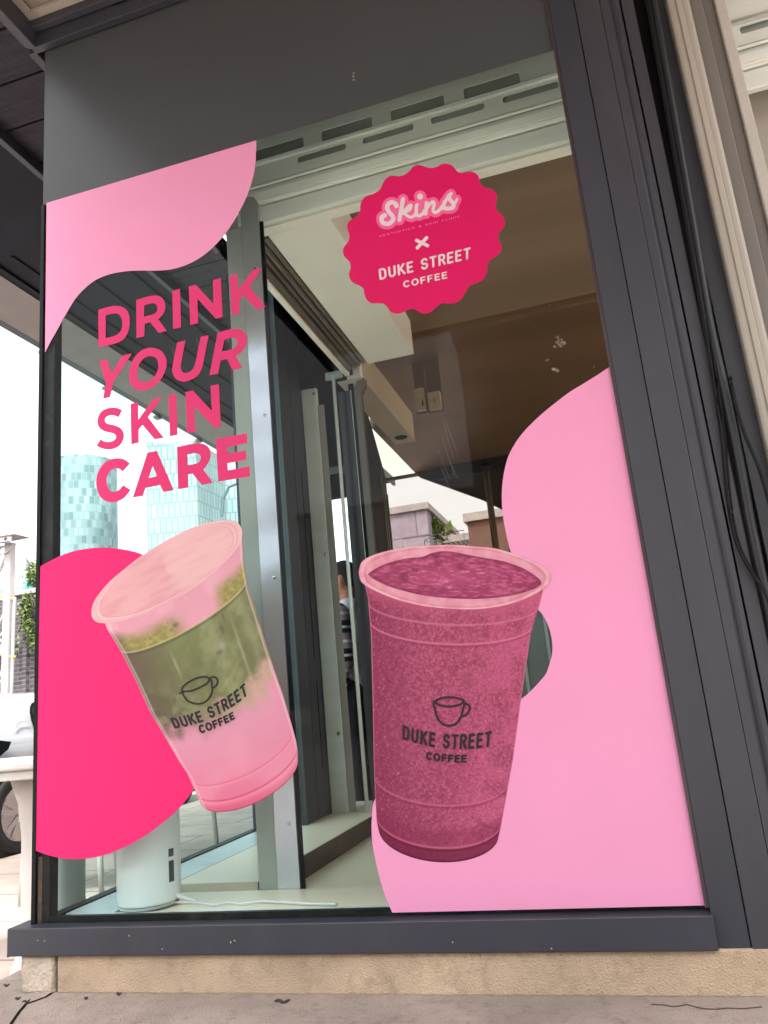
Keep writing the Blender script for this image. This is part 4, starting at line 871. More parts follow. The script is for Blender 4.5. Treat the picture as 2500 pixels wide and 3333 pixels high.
# ================================================================ CANOPY
cn=thing('steel_canopy','dark boarded canopy with warm grey steel lip above the left of the shop','canopy',(-3,2,4.3))
Zc=4.3
def Xat(p): return float(onZ(p,Zc)[0,0])
e0=-2.245; e1=Xat((0,416)); e2=Xat((0,440)); e3=Xat((0,863)); e4=Xat((0,885)); e5=Xat((0,1030)); e6=Xat((0,1051))
ys_=-.2
jo=[float(onZ(p,Zc)[0,1]) for p in [(0,100),(0,282),(40,417)]]; pit=(jo[1]-jo[0])
y=jo[0]-pit
k=0
while y<5.4:
    box('soffit_board',(e1,max(y+.006,ys_),Zc+.002),(e0-.05,y+pit-.006,Zc+.03),K['plank'],cn,.003); y+=pit; k+=1
box('board_backing',(e1,ys_,Zc+.031),(e0+.03,5.4,Zc+.05),K['hole'],cn)
box('canopy_beam',(e2,ys_,Zc-.06),(e1-.002,8.7,Zc+.06),K['frame'],cn,.004)
box('soffit_panel',(e3,ys_,Zc),(e2-.002,8.7,Zc+.05),K['dark'],cn)
for k in range(3): 
    xx=e3+(e2-e3)*(k+.5)/3; box('soffit_rib',(xx-.02,ys_+1.6,Zc-.012),(xx+.012,8.7,Zc-.0005),K['dark'],cn,.004)
box('lip_seam',(e4,ys_,Zc-.02),(e3-.001,8.7,Zc+.05),K['black'],cn)
box('steel_lip',(e5,ys_,Zc-.028),(e4-.001,8.7,Zc+.05),K['lip'],cn)
box('gutter_edge',(e6,ys_,Zc-.03),(e5-.001,8.7,Zc+.14),K['frame'],cn,.004)
for k in range(9): box('drip_clip',(e6-.03,ys_+1.0+k*.9,Zc-.06),(e6+.03,ys_+1.08+k*.9,Zc-.031),K['lip'],cn)
# stepped bracket trim beside the window head
tb=thing('canopy_trim','stepped dark metal trim where the boards meet the window head','trim',(-2.3,0,Zc))
box('trim_bar',(e0-.048,ys_-.4,Zc-.03),(e0-.01,-.02,Zc+.09),K['frame'],tb,.003)
box('trim_bar',(e0-.046,-.0,Zc-.05),(e0-.004,1.9,Zc+.03),K['frame'],tb,.003)
box('trim_filler',(XL-.049,-.0455,ztop+.076),(XL+.4,-.03,ztop+.24),K['frame'],tb)
# porch ceiling: frame plus corrugated sheet, unseen front part lengthened to shade the window
pc=thing('porch_ceiling','beige corrugated porch ceiling in a dark steel frame above the window','ceiling',(-1,-.5,4.3))
zf=ztop
box('head_fascia',(XL-.05,-.047,zf+.0),(2.4,-.012,zf+.075),K['frame'],pc,.002)
box('head_fascia',(XL-.06,-.085,zf+.079),(2.4,-.05,zf+.16),K['frame2'],pc,.002)
box('light_strip',(XL-.06,-.125,zf+.118),(2.4,-.087,zf+.135),K['beige'],pc)
box('side_fascia',(XL-.062,-4.2,zf+.0),(XL-.025,-.0465,zf+.16),K['frame2'],pc,.002)
box('light_strip',(XL-.024,-4.2,zf+.118),(XL+.012,-.126,zf+.135),K['beige'],pc)
t=MB(); nx=24; L_=[]
x=XL+.013; prof=[]
yv=-.05
pp=[]
while yv>-4.2:
    pp+=[(yv,zf+.165),(yv-.035,zf+.165),(yv-.05,zf+.14),(yv-.13,zf+.14),(yv-.145,zf+.165)]; yv-=.22
for a,b in zip(pp,pp[1:]): t.poly([(XL+.013,a[0],a[1]),(2.4,a[0],a[1]),(2.4,b[0],b[1]),(XL+.013,b[0],b[1])])
t.build('corrugated_sheet',K['ceil'],pc)
box('back_board',(XL-.06,-4.22,zf+.21),(2.4,.1,zf+.24),K['dark'],pc)
# ================================================================ UPPER SHOP WALL (closes the shop above)
bw=thing('shop_building','dark upper shop wall and roof slab above the window','building',(0,2,4))
box('roof_slab',(e0+.04,.05,4.75),(3.4,6,5.1),K['dark'],bw)
box('upper_wall',(XL+.02,.06,4.32),(2.4,.1,4.74),K['dark'],bw)
# ================================================================ CONDUIT AND CABLES at the right
def onp(pts,Y): return [tuple(v) for v in onY(np.array(r5(pts)),Y)]
def smooth3(pts,n=5):
    A=np.array(pts); xy=outline([(p[0],p[2],1) for p in A],closed=False,n=n); yy=np.interp(np.linspace(0,len(A)-1,len(xy)),range(len(A)),A[:,1]); return [(a[0],y_,a[1]) for a,y_ in zip(xy,yy)]
cdp=smooth3(onp([(955,-1900),(1100,-1100),(1205,-500),(1300,60),(1380,420),(1440,700),(1500,1000),(1545,1250),(1585,1450),(1625,1640),(1665,1800),(1720,2100)],-.035),10)
cdt=thing('flexible_conduit','black ribbed flexible conduit hanging in the gap beside the beige column','conduit',tuple(cdp[0]))
cc=[np.array(p) for p in cdp]; dist=[0]
for a,b in zip(cc,cc[1:]): dist.append(dist[-1]+np.linalg.norm(b-a))
nn=int(dist[-1]/.006); qs=[[np.interp(i*.003,dist,[p[j] for p in cc]) for j in range(3)] for i in range(nn*2)]
MB().tube(qs,[.0165 if i%2 else .0145 for i in range(len(qs))],10).build('conduit_tube',mat('black pvc',(.012,.012,.013),.4,spec=.35),cdt,True)
cb2=thing('black_cables','bundle of thin black cables looping beside the ribbed conduit','cable',(XE,0,2))
for off,dx in [(0,0),(10,4),(22,-4),(30,2)]:
    p_=smooth3(onp([(925+off,-1900),(1060+off,-1100),(1175+off,-450),(1262+off,60),(1330+off,480),(1378+off*.8,800),(1400+off*.8,1050),(1432+off*.7,1280),(1480+off*.6,1450),(1560+off*.5,1600),(1625+off*.3,1690),(1680,1800)],-.04-.004*dx),6)
    MB().tube(p_,.0035,6).build('cable_strand',K['black'],cb2,True)
p_=smooth3(onp([(1440,430),(1470,600),(1520,760),(1570,880),(1610,980),(1650,1110),(1700,1300)],-.06),6)
MB().tube(p_,.006,8).build('cable_strand',K['black'],cb2,True)
# ================================================================ STREET AT THE LEFT
def furn_leg(name,pts,r_,parent,m=K['furn']): return MB().tube(pts,r_,12).build(name,m,parent,True)
# pedestal table
tbx,tby=-2.51,.5
tb_=thing('pedestal_table','white moulded pedestal table standing left of the window corner','table',(tbx,tby,0))
hz=float(onX((60,2455),tbx)[0,2])
zt_=.885
box('table_top',(tbx-.62,tby-.31,zt_-.035),(tbx+.30,tby+.31,zt_),K['furn'],tb_,.01)
box('table_apron',(tbx-.60,tby-.29,zt_-.075),(tbx+.28,tby+.29,zt_-.0355),K['furn'],tb_,.006)
prof=[(.150,0),(.145,.02),(.125,.08),(.112,.22),(.112,.40),(.114,.56),(.128,.70),(.158,.809)]
t=MB(); rings=[]
for r_,z in prof:
    ring=[]
    for k in range(28):
        a=2*math.pi*k/28; c_,s_=math.cos(a),math.sin(a); p4=(abs(c_)**4+abs(s_)**4)**(-.25)
        ring.append(t.bm.verts.new((tbx+r_*p4*c_,tby+r_*p4*s_,z)))
    rings.append(ring)
for a,b in zip(rings,rings[1:]):
    for k in range(28): t.bm.faces.new((a[k],a[(k+1)%28],b[(k+1)%28],b[k]))
t.bm.faces.new(rings[0][::-1]); t.bm.faces.new(rings[-1]); t.build('pedestal',K['furn'],tb_,True)
def chair(x,y,rz,label):
    c=thing('garden_chair',label,'chair',(x,y,0),'white garden chairs outside the window')
    ca,sa2=math.cos(rz),math.sin(rz)
    def W(u,v,z): return (x+u*ca-v*sa2,y+u*sa2+v*ca,z)
    for u,v in ((-.21,-.2),(.21,-.2),(-.21,.2),(.21,.2)): furn_leg('leg',[W(u*1.12,v*1.12,0),W(u,v,.47)],[.016,.021],c)
    t=MB(); t.prism([W(-.24,-.22,.46),W(.24,-.22,.46),W(.24,.22,.46),W(-.24,.22,.46)],(0,0,.03)); t.build('seat',K['furn'],c)
    for u in (-.24,.24): furn_leg('armrest',[W(u,-.21,.48),W(u,-.24,.62),W(u,-.2,.7),W(u,-.08,.73),W(u,.12,.74),W(u,.24,.76)],.021,c)
    furn_leg('back_hoop',[W(-.24,.24,.48),W(-.24,.27,.78),W(-.14,.29,.9),W(.14,.29,.9),W(.24,.27,.78),W(.24,.24,.48)],.021,c)
    for u in (-.1,0,.1): furn_leg('back_slat',[W(u,.23,.49),W(u,.285,.89)],.012,c)
g1=onZ((236,2938),0)[0]; g2=onZ((608,2800),0)[0]
chair(g1[0]-.2,g1[1]+.25,.4,'white garden chair nearest the pedestal table, seen through the lower glass')
chair(g2[0]-.2,g2[1]+.15,-.3,'white garden chair with curved arm seen behind the router')
# ---------------------------------------------------------------- car
def make_car():
    wc=onZ((62,2795),0)[0]
    XF=-5.15; YW=wc[1]*1.0
    YW=float(onX((58,2690),XF)[0,1]); 
    car=thing('parked_car','white hatchback parked beyond the pedestal table at the far left','car',(XF-.9,YW+1.3,0))
    st_=[ # y offset from rear wheel, half width low, waist, roof ; z low, sill, waist, shoulder top/roof
     (-.86,.62,.70,.50,.42,.62,.92,.98),(-.80,.78,.84,.58,.30,.60,.95,1.10),(-.62,.86,.90,.62,.26,.58,.98,1.36),(-.35,.88,.92,.64,.26,.56,.98,1.50),(.1,.88,.92,.65,.24,.55,.97,1.57),
     (.9,.88,.92,.66,.22,.55,.95,1.60),(1.5,.88,.92,.65,.22,.55,.94,1.58),(2.0,.88,.92,.62,.22,.56,.93,1.48),(2.45,.88,.91,.60,.24,.58,.93,1.16),(2.8,.87,.90,.62,.25,.58,.90,1.02),(3.2,.84,.87,.60,.28,.58,.84,.92),(3.45,.70,.74,.5,.34,.56,.72,.76)]
    t=MB(); rings=[]
    for (yo,wl_,ww,wr,zl,zs_,zw,zr) in st_:
        zr=.93+(zr-.93)*.70 if zr>1.0 else zr
        half=[(wl_*.9,zl),(wl_,zl+.06),(wl_*1.01,zs_),(ww,zs_+.12),(ww*.99,zw-.06),(ww*.95,zw),(wr+(ww*.95-wr)*.5,(zw+zr)/2+.03),(wr*1.06,zr-.06),(wr*.85,zr-.01),(wr*.4,zr+.02)]
        pts=[(XF-.92+ -0+ x_,z_) for x_,z_ in half]+[(XF-.92-x_,z_) for x_,z_ in half[::-1]]
        rings.append([t.bm.verts.new((x_,YW+yo,z_)) for x_,z_ in pts])
    n=len(rings[0])
    for a,b in zip(rings,rings[1:]):
        for k in range(n): t.bm.faces.new((a[k],a[(k+1)%n],b[(k+1)%n],b[k]))
    t.bm.faces.new(rings[0]); t.bm.faces.new(rings[-1][::-1])
    bo_=t.build('body',K['car'],car,True); sm_=bo_.modifiers.new('sub','SUBSURF'); sm_.levels=2; sm_.render_levels=2
    for wy in (0,2.62):
        aw=MB().lathe([(.40,-.02),(.40,.012)],(XF-.005,YW+wy,.36),40,'X').build('wheel_arch',K['tyre'],car)
        wh=thing('wheel',None,None,(0,0,0)); wh.parent=car; wh.matrix_parent_inverse=Matrix.Translation(-Vector(car.location))
        MB().lathe([(.22,-.15),(.31,-.15),(.335,-.12),(.335,.015),(.32,.035),(.235,.035),(.225,.01)],(XF,YW+wy,.335),48,'X').build('tyre',K['tyre'],wh,True)
        t=MB()
        t.lathe([(.235,.0),(.235,.03),(.215,.03)],(XF,YW+wy,.335),40,'X')
        for k in range(5):
            a=2*math.pi*k/5+.3
            for da in (-.16,.16):
                c_,s_=math.cos(a+da),math.sin(a+da); n_=(-s_,c_)
                p0=(YW+wy+c_*.03,.335+s_*.03); p1=(YW+wy+math.cos(a+da*1.3)*.22,.335+math.sin(a+da*1.3)*.22)
                t.prism([(XF+.02,p0[0]-n_[0]*.018,p0[1]-n_[1]*.018),(XF+.02,p0[0]+n_[0]*.018,p0[1]+n_[1]*.018),(XF+.025,p1[0]+n_[0]*.026,p1[1]+n_[1]*.026),(XF+.025,p1[0]-n_[0]*.026,p1[1]-n_[1]*.026)],(.018,0,0))
        t.lathe([(.045,.02),(.045,.05)],(XF,YW+wy,.335),20,'X')
        t.build('rim',K['alloy'],wh)
    # side windows, tail lamp, recess following the body side
    def on_side(pts): return [(p[0],p[1]) for p in pts]
    def sidepanel(name,pts,m,off,th=.006,curve=True):
        # pts (y offset, z); x from the body side profile
        t=MB(); 
        def xs(z): return XF-.92+ (.905 if z<.93 else .905-(z-.93)*.42)+off
        a=[t.bm.verts.new((xs(z),YW+yy,z)) for yy,z in pts]; b=[t.bm.verts.new((xs(z)-th,YW+yy,z)) for yy,z in pts]
        t.bm.faces.new(a); t.bm.faces.new(b[::-1]); n=len(a)
        for i in range(n): t.bm.faces.new((a[i],b[i],b[(i+1)%n],a[(i+1)%n]))
        return t.build(name,m,car)
    def sp_(x_,y_):
        xx=XF-.02
        for _ in range(5): q=onX((x_,y_),xx)[0]; xx=XF-.015-max(0,q[2]-.93)*.42
        return (q[1]-YW,q[2])
    sidepanel('tail_lamp',[sp_(28,2415),sp_(18,2440),sp_(-30,2480),sp_(-60,2440),sp_(-60,2405)],K['carglass'],.03)
    sidepanel('fuel_flap_seam',[sp_(*p) for p in [(44,2370),(50,2356),(62,2348),(90,2346),(90,2350),(64,2352),(54,2359),(50,2370)]],K['mauve'],.016,.004)
    w_=[(112,2284),(100,2288),(94,2300),(93,2320),(98,2345),(108,2372),(112,2378)]
    sidepanel('door_window_trim',[sp_(*p) for p in w_+[(140,2400),(240,2400),(240,2270)]],K['black'],.018)
    sidepanel('door_window',[sp_(*p) for p in [(116,2291),(104,2296),(100,2306),(100,2320),(106,2345),(116,2370),(240,2390),(240,2282)]],K['carglass'],.026)
    '''
    sidepanel('window_trim',[tuple(p) for p in outline([(.32,1.02),(.27,1.12,1),(.30,1.30,1),(.42,1.42,1),(.7,1.47),(1.9,1.44),(2.3,1.02)],n=5)],K['black'],.012)
    sidepanel('side_window',[tuple(p) for p in outline([(.38,1.05),(.33,1.13,1),(.35,1.28,1),(.46,1.39,1),(.7,1.43),(1.85,1.40),(2.2,1.05)],n=5)],K['carglass'],.018)
    sidepanel('tail_lamp',[(-.78,.86),(-.30,.97),(-.42,.86),(-.78,.72)],K['carglass'],.012)
    sidepanel('fuel_flap',[tuple(p) for p in outline([(-.12,1.04),(-.05,1.10,1),(.08,1.12,1),(.22,1.12),(.24,1.01),(-.1,1.01)],n=4)],K['car'],.012,.004)
    '''
    return car
make_car()
# ---------------------------------------------------------------- brick wall, ivy, graffiti, frame tower, umbrella
YB=14.0
wq=onY(np.array([(0,1925),(125,1938),(0,2105)]),YB); zt3=float(wq[0,2]); zt4=float(wq[1,2]); zl3=float(wq[2,2])
xw0=float(wq[0,0]); xw1=float(wq[1,0])
bwl=thing('brick_wall','sooty purple brick wall with ivy and graffiti behind the parked car','wall',(xw0,YB,0))
box('wall',(xw0-8,YB,0),(xw1+1.2,YB+.5,(zt3+zt4)/2-.05),K['brick'],bwl)
box('coping',(xw0-8,YB-.06,(zt3+zt4)/2-.049),(xw1+1.2,YB+.56,(zt3+zt4)/2+.08),K['roof'],bwl)
box('ledge',(xw0-8,YB-.14,zl3-.1),(xw0+.42,YB-.001,zl3+.12),K['roof'],bwl)
box('pilaster',(float(onY((85,2100),YB)[0,0]),YB-.12,0),(float(onY((97,2100),YB)[0,0]),YB-.001,zl3-.15),K['brick'],bwl)
gf=[]
ct=Crop(3.4059,0,1650)
gq=[[(0,1440),(40,1395),(70,1440),(30,1500),(0,1470)],[(0,1560),(50,1640),(80,1560),(20,1530)],[(40,1400),(80,1380),(78,1430)],[(0,1600),(40,1610),(60,1680)],[(-30,1950),(20,1930),(50,1990),(90,1950),(60,2000)],[(-60,1430),(-20,1520),(-60,1600),(0,1650)]]
t=MB()
for g in gq:
    q=onY(np.array([p[:2] for p in ct(g)]),YB-.16); t.tube([tuple(v) for v in q],.05,6)
t.build('graffiti',K['steelw'],bwl,True)
def foliage(name,centers,n,size,m,seed,spread):
    rng=np.random.RandomState(seed); t=MB()
    for i in range(n):
        c=np.array(centers[rng.randint(len(centers))])+rng.normal(0,1,3)*np.array(spread)
        a=rng.normal(0,1,3); a/=np.linalg.norm(a); b=np.cross(a,rng.normal(0,1,3)); b/=np.linalg.norm(b); s_=size*rng.uniform(.5,1.3)
        t.poly([tuple(c-a*s_),tuple(c+b*s_*.55),tuple(c+a*s_),tuple(c-b*s_*.55)])
    return t.build(name,m)
iv=thing('ivy','green ivy hanging down the brick wall at the far left','ivy',(xw1,YB-.2,2))
ivc=[tuple(onY(ct([p])[0][:2],YB-.2)[0]) for p in [(300,1010),(270,1060),(290,1110),(300,1160),(290,1210),(290,1260),(310,1300),(330,1350),(310,1400),(350,1420),(380,1480),(250,1130),(340,1060),(390,1540),(280,1340),(180,1530)]]
f_=foliage('leaves',ivc,900,.05,K['leaf'],5,(.075,.06,.10)); f_.parent=iv; f_.matrix_parent_inverse=Matrix.Translation(-Vector(iv.location))
MB().tube([ivc[0],ivc[3],ivc[6],ivc[9],ivc[10]],.03,6).build('stem',K['walnut'],iv)
bush=thing('bush','small green bush on top of the brick wall next to the teal umbrella','bush',(xw1,YB+2,3))
bc=[tuple(onY(ct([p])[0][:2],YB+2)[0]) for p in [(380,730),(370,780),(400,700),(410,800),(350,800),(430,760)]]
f_=foliage('leaves',bc,500,.07,K['leaf'],9,(.12,.15,.12)); f_.parent=bush; f_.matrix_parent_inverse=Matrix.Translation(-Vector(bush.location))
q=np.array(bc).mean(0); MB().tube([(q[0],q[1],0),(q[0],q[1],q[2])],.06,6).build('stem',K['walnut'],bush)
um=thing('teal_umbrella','teal canvas umbrella above the brick wall at the far left','umbrella',(xw1,YB+3,0))
uq=onY(np.array(ct([(330,830)]))[:, :2],YB+3)[0]; ue=onY(np.array(ct([(330,965)]))[:, :2],YB+3)[0]
MB().lathe([(1.35,ue[2]-.1),(1.32,ue[2]),(.8,(ue[2]+uq[2])/2+.1),(.05,uq[2]+.1)],(uq[0]+.25,uq[1],0),8).build('canvas',K['teal'],um)
MB().tube([(uq[0]+.25,uq[1],0),(uq[0]+.25,uq[1],uq[2])],.03,8).build('pole',K['steelw'],um)
# iron gantry
YT=11.0
ga=thing('iron_gantry','white painted iron gantry with pitched lead roof at the left edge','gantry',(-12,YT,0))
def gp_(pts,Y=YT): return [tuple(v) for v in onY(np.array([p[:2] for p in ct(pts)]),Y)]
c0=gp_([(120,400),(75,2065)]); X0=c0[0][0]
t=MB(); t.box((c0[1][0]-.08,YT-.08,0),(c0[1][0]+.08,YT+.08,c0[0][2])); t.build('column',K['steelw'],ga)
rf=gp_([(0,215),(295,330),(0,275)])
t=MB(); t.prism([(rf[1][0],YT-.35,rf[1][2]),(rf[1][0]-1.6,YT-.35,rf[0][2]+.35),(rf[1][0]-3.2,YT-.35,rf[1][2])],(0,.5,0)); t.build('roof',K['roof'],ga)
v0=gp_([(245,345),(0,290),(245,400),(0,380)])
zV=v0[0][2]; zV2=v0[2][2]
loops=[np.array([(v0[0][0]-3,zV2),(v0[0][0],zV2),(v0[0][0],zV+.02),(v0[0][0]-3,zV+.02)])]
for k in range(12):
    cx=v0[0][0]-.15-k*.23; cz_=(zV+zV2)/2; loops.append(np.array([(cx,cz_-.07),(cx+.05,cz_),(cx,cz_+.07),(cx-.05,cz_)]))
flat('valance',loops,YT-.3,K['steelw'],ga,.04)
loops=[np.array([(v0[0][0]-3,zV2-.26),(v0[0][0]-.3,zV2-.20),(v0[0][0]-.05,zV2-.02),(v0[0][0]-3,zV2-.02)])]
for k in range(9):
    cx=v0[0][0]-.42-k*.3; a=np.linspace(0,2*math.pi,14)[:-1]; loops.append(np.stack([cx+.085*np.cos(a),zV2-.13+.075*np.sin(a)],1))
flat('pierced_beam',loops,YT-.1,K['steelw'],ga,.04)
for a_,b_ in [((100,470),(-60,840)),((-60,560),(90,1000)),((100,1080),(-60,1400)),((80,1720),(-60,2000)),((-60,1020),(90,1030))]:
    MB().tube(gp_([a_,b_]),.035,6).build('brace',K['steelw'],ga)
for yy in (1020,1660): MB().tube(gp_([(-60,yy-45),(20,yy-25),(40,yy),(165,yy)]),.03,6).build('handrail',K['yellow'],ga)
MB().tube(gp_([(165,1000),(150,1250),(140,1640),(125,2060)]),.035,6).build('downpipe',K['steelw'],ga)
lp=thing('lamp_mast','grey angled lamp mast beyond the brick wall at the far left','mast',(-18,YB+5,0))
lq=gp_([(285,540),(285,830)],YB+5); MB().tube([lq[0],(lq[0][0],lq[0][1],0)],.13,8).build('mast_pole',K['steelw'],lp)
MB().tube(gp_([(290,525),(385,660)],YB+5),.12,4).build('mast_arm',K['roof'],lp)
# ================================================================ GLASS TOWERS
def tower(name,label,px0,px1,pyt,dist,shape,cols,grp='glass towers beyond the canopy'):
    a=onY((px0,pyt),dist)[0]; b=onY((px1,pyt),dist)[0]; c=((a[0]+b[0])/2,dist); rad_=(b[0]-a[0])/2; h=a[2]
    T_=thing(name,label,'tower',(c[0],c[1],0),grp)
    me=bpy.data.meshes.new('tower_facade'); bm=bmesh.new(); uvl=bm.loops.layers.uv.new('UVMap')
    if shape=='round': ring=[(c[0]+rad_*math.cos(2*math.pi*k/48),c[1]+rad_*math.sin(2*math.pi*k/48)) for k in range(48)]; tops=[h]*48
    else:
        ring=[(c[0]-rad_,c[1]+rad_*.1),(c[0]-rad_*.25,c[1]-rad_),(c[0]+rad_,c[1]-rad_*.6),(c[0]+rad_,c[1]+rad_),(c[0]-rad_*.6,c[1]+rad_)]; tops=[h*.985,h*1.012,h*.97,h*.97,h*.985]
    n=len(ring); s_=0; arcs=[0]
    for k in range(n): p,q_=ring[k],ring[(k+1)%n]; arcs.append(arcs[-1]+math.hypot(p[0]-q_[0],p[1]-q_[1]))
    lo=[bm.verts.new((x_,y_,0)) for x_,y_ in ring]; hi=[bm.verts.new((x_,y_,z_)) for (x_,y_),z_ in zip(ring,tops)]
    for k in range(n):
        f=bm.faces.new((lo[k],lo[(k+1)%n],hi[(k+1)%n],hi[k]))
        for l,uv in zip(f.loops,[(arcs[k],0),(arcs[k+1],0),(arcs[k+1],tops[(k+1)%n]),(arcs[k],tops[k])]): l[uvl].uv=uv
    bm.faces.new(hi); bm.normal_update(); bm.to_mesh(me); bm.free()
    link('tower_facade',me,cols,T_,False)
    MB().prism([(c[0]+(x_-c[0])*.9,c[1]+(y_-c[1])*.9,h*.975) for x_,y_ in ring],(0,0,h*.03)).build('roof_parapet',K['roof'],T_)
m1=brickmat('teal glass tiles',(.10,.15,.165),(.27,.315,.325),(.17,.215,.23),1,1.15,1.9,.09,.35,uv=True,bump=0,bias=-.1,nscale=.05)
m2=brickmat('pale teal glass tiles',(.21,.265,.275),(.27,.33,.34),(.14,.19,.20),1,1.3,3.4,.16,.35,uv=True,bump=0,nscale=.05)
tower('glass_tower','round tower with a teal tiled facade, left of the two wide towers',182,362,1530,150,'round',m1)
tower('glass_tower','slim angular tower with pale teal ribbed facade behind the word CARE',468,672,1493,150,'prism',m2)
tower('glass_tower','lower pale tower with arch next to the guide post, rightmost of the towers',714,860,1572,165,'prism',m2)
aq=[tuple(v) for v in onY(np.array([(722,1680),(726,1625),(745,1585),(785,1568),(840,1572)]),150)]
MB().tube(aq,.35,6).build('arch_rib',mat('arch',(.08,.12,.13),.6),bpy.data.objects['glass_tower.002'])
# ================================================================ BUILDINGS behind the added rear opening, standing in for reflected ones
def bld(name,label,x0,x1,y0,y1,h,m,win=None):
    T_=thing(name,label,'building',((x0+x1)/2,y0,0)); box('wall',(x0,y0,0),(x1,y1,h),m,T_)
    box('parapet',(x0-.1,y0-.1,h),(x1+.1,y1,h+.25),K['roof'],T_); return T_
YQ=24
def bx(p,Y=YQ): return onY((np.array(c4([p])[0][:2])),Y)[0]
a=bx((345,1700)); b=bx((555,1690)); c_=bx((720,1720))
B1=bld('apartment_building','pale mauve panelled building with a railed balcony, standing in for a reflected one',a[0]-1.5,c_[0],YQ,YQ+6,(a[2]+c_[2])/2,K['build'])
b0=bx((700,1790)); b1x=bx((1090,1830))
box('balcony_slab',(c_[0]+.01,YQ+1,b1x[2]-1.7),(b1x[0],YQ+4,b1x[2]-1.4),K['roof'],B1)
box('balcony_wall',(c_[0]+.01,YQ+4.01,0),(b1x[0]+.2,YQ+6,b0[2]-.3),K['build'],B1)
t=MB()
for k in range(7): xx=c_[0]+(b1x[0]-c_[0])*k/6; t.box((xx-.05,YQ+1,b0[2]-.45+k*-.05),(xx+.05,YQ+4.2,b0[2]-.3+k*-.05))
t.box((c_[0],YQ+.95,b0[2]-.75),(b1x[0],YQ+1.05,b0[2]-.5)); t.build('pergola',K['roof'],B1)
pn=foliage('planter_leaves',[tuple(bx((760,1900),YQ+1)),tuple(bx((740,1920),YQ+1)),tuple(bx((790,1925),YQ+1))],260,.22,K['leaf'],3,(.25,.2,.25)); pn.parent=B1; pn.matrix_parent_inverse=Matrix.Translation(-Vector(B1.location))
o1=bx((1110,1745),20); o2=bx((1270,1700),20)
B2=bld('orange_building','orange brown clad building right of the mauve one, standing in for a reflection',o1[0],o1[0]+5,20,23,o1[2]-.2,K['orange'])
# added slab beyond the shop; its slanted edge imitates the reflected canopy edge
cpn=thing('reflection_slab','added brown slab whose slanted edge stands in for the reflected canopy edge','canopy',(-1.5,8,4.3))
k1=onZ((1240,1424),4.3)[0]; k2=onZ((1364,1552),4.3)[0]; k3=onZ((1567,1624),4.3)[0]
t=MB(); t.prism([(k1[0],6.1,4.3),(k2[0],k2[1],4.3),(k3[0],k3[1],4.3),(4,k3[1]+2,4.3),(4,6.1,4.3)],(0,0,.25)); t.build('edge_slab',K['walnut'],cpn)
# unseen buildings behind the camera; terrace sized to limit sky light on the window
hh=float(onY((590*2500/1659,1150*2500/1659),20.84)[0,2])
B4=bld('corner_building','grey corner building behind the photographer, left of the tall terrace',-9,-2.9,-24,-20,hh,K['mauve'])
B3=bld('terrace_building','tall mauve grey terrace across the street behind the photographer',-2.6,9,-20,-16,10,K['mauve'])
for i in range(9):
    wdw=box('window',(-2+i*1.9,-15.999,1.6),(-.9+i*1.9,-15.95,3.6),K['carglass'],B3)
    box('sill',(-2.1+i*1.9,-15.949,1.45),(-.8+i*1.9,-15.85,1.59),K['beige'],wdw)

# ================================================================ DUST on the window glass
rng_=np.random.RandomState(11); dm=MB()
for i in range(230):
    p_=(rng_.uniform(200,1850),rng_.uniform(500,2850)); q=onY(p_,0)[0]; r_=rng_.uniform(.0006,.0015)*(1.6 if rng_.rand()<.12 else 1)
    dm.prism([(q[0]+r_*math.cos(a_),-.0006,q[2]+r_*math.sin(a_)) for a_ in (0,1.4,2.9,4.4)],(0,.0004,0))
for x_,y_,l_ in [(1430,1330,.20),(1438,1420,.16),(1447,1360,.14),(1455,1480,.10),(1425,1460,.12),(560,1130,.14),(575,1160,.10),(640,1100,.16),(1436,1520,.12)]:
    q=onY((x_,y_),0)[0]; w2=.0004
    dm.prism([(q[0],-.0006,q[2]),(q[0]+w2,-.0006,q[2]),(q[0]+.03+w2,-.0006,q[2]-l_),(q[0]+.03,-.0006,q[2]-l_)],(0,.0003,0))
tag(dm.build('glass_dust',K['smudge']),'fine pale dust specks and hairline smears over the window glass','dust',kind='stuff')
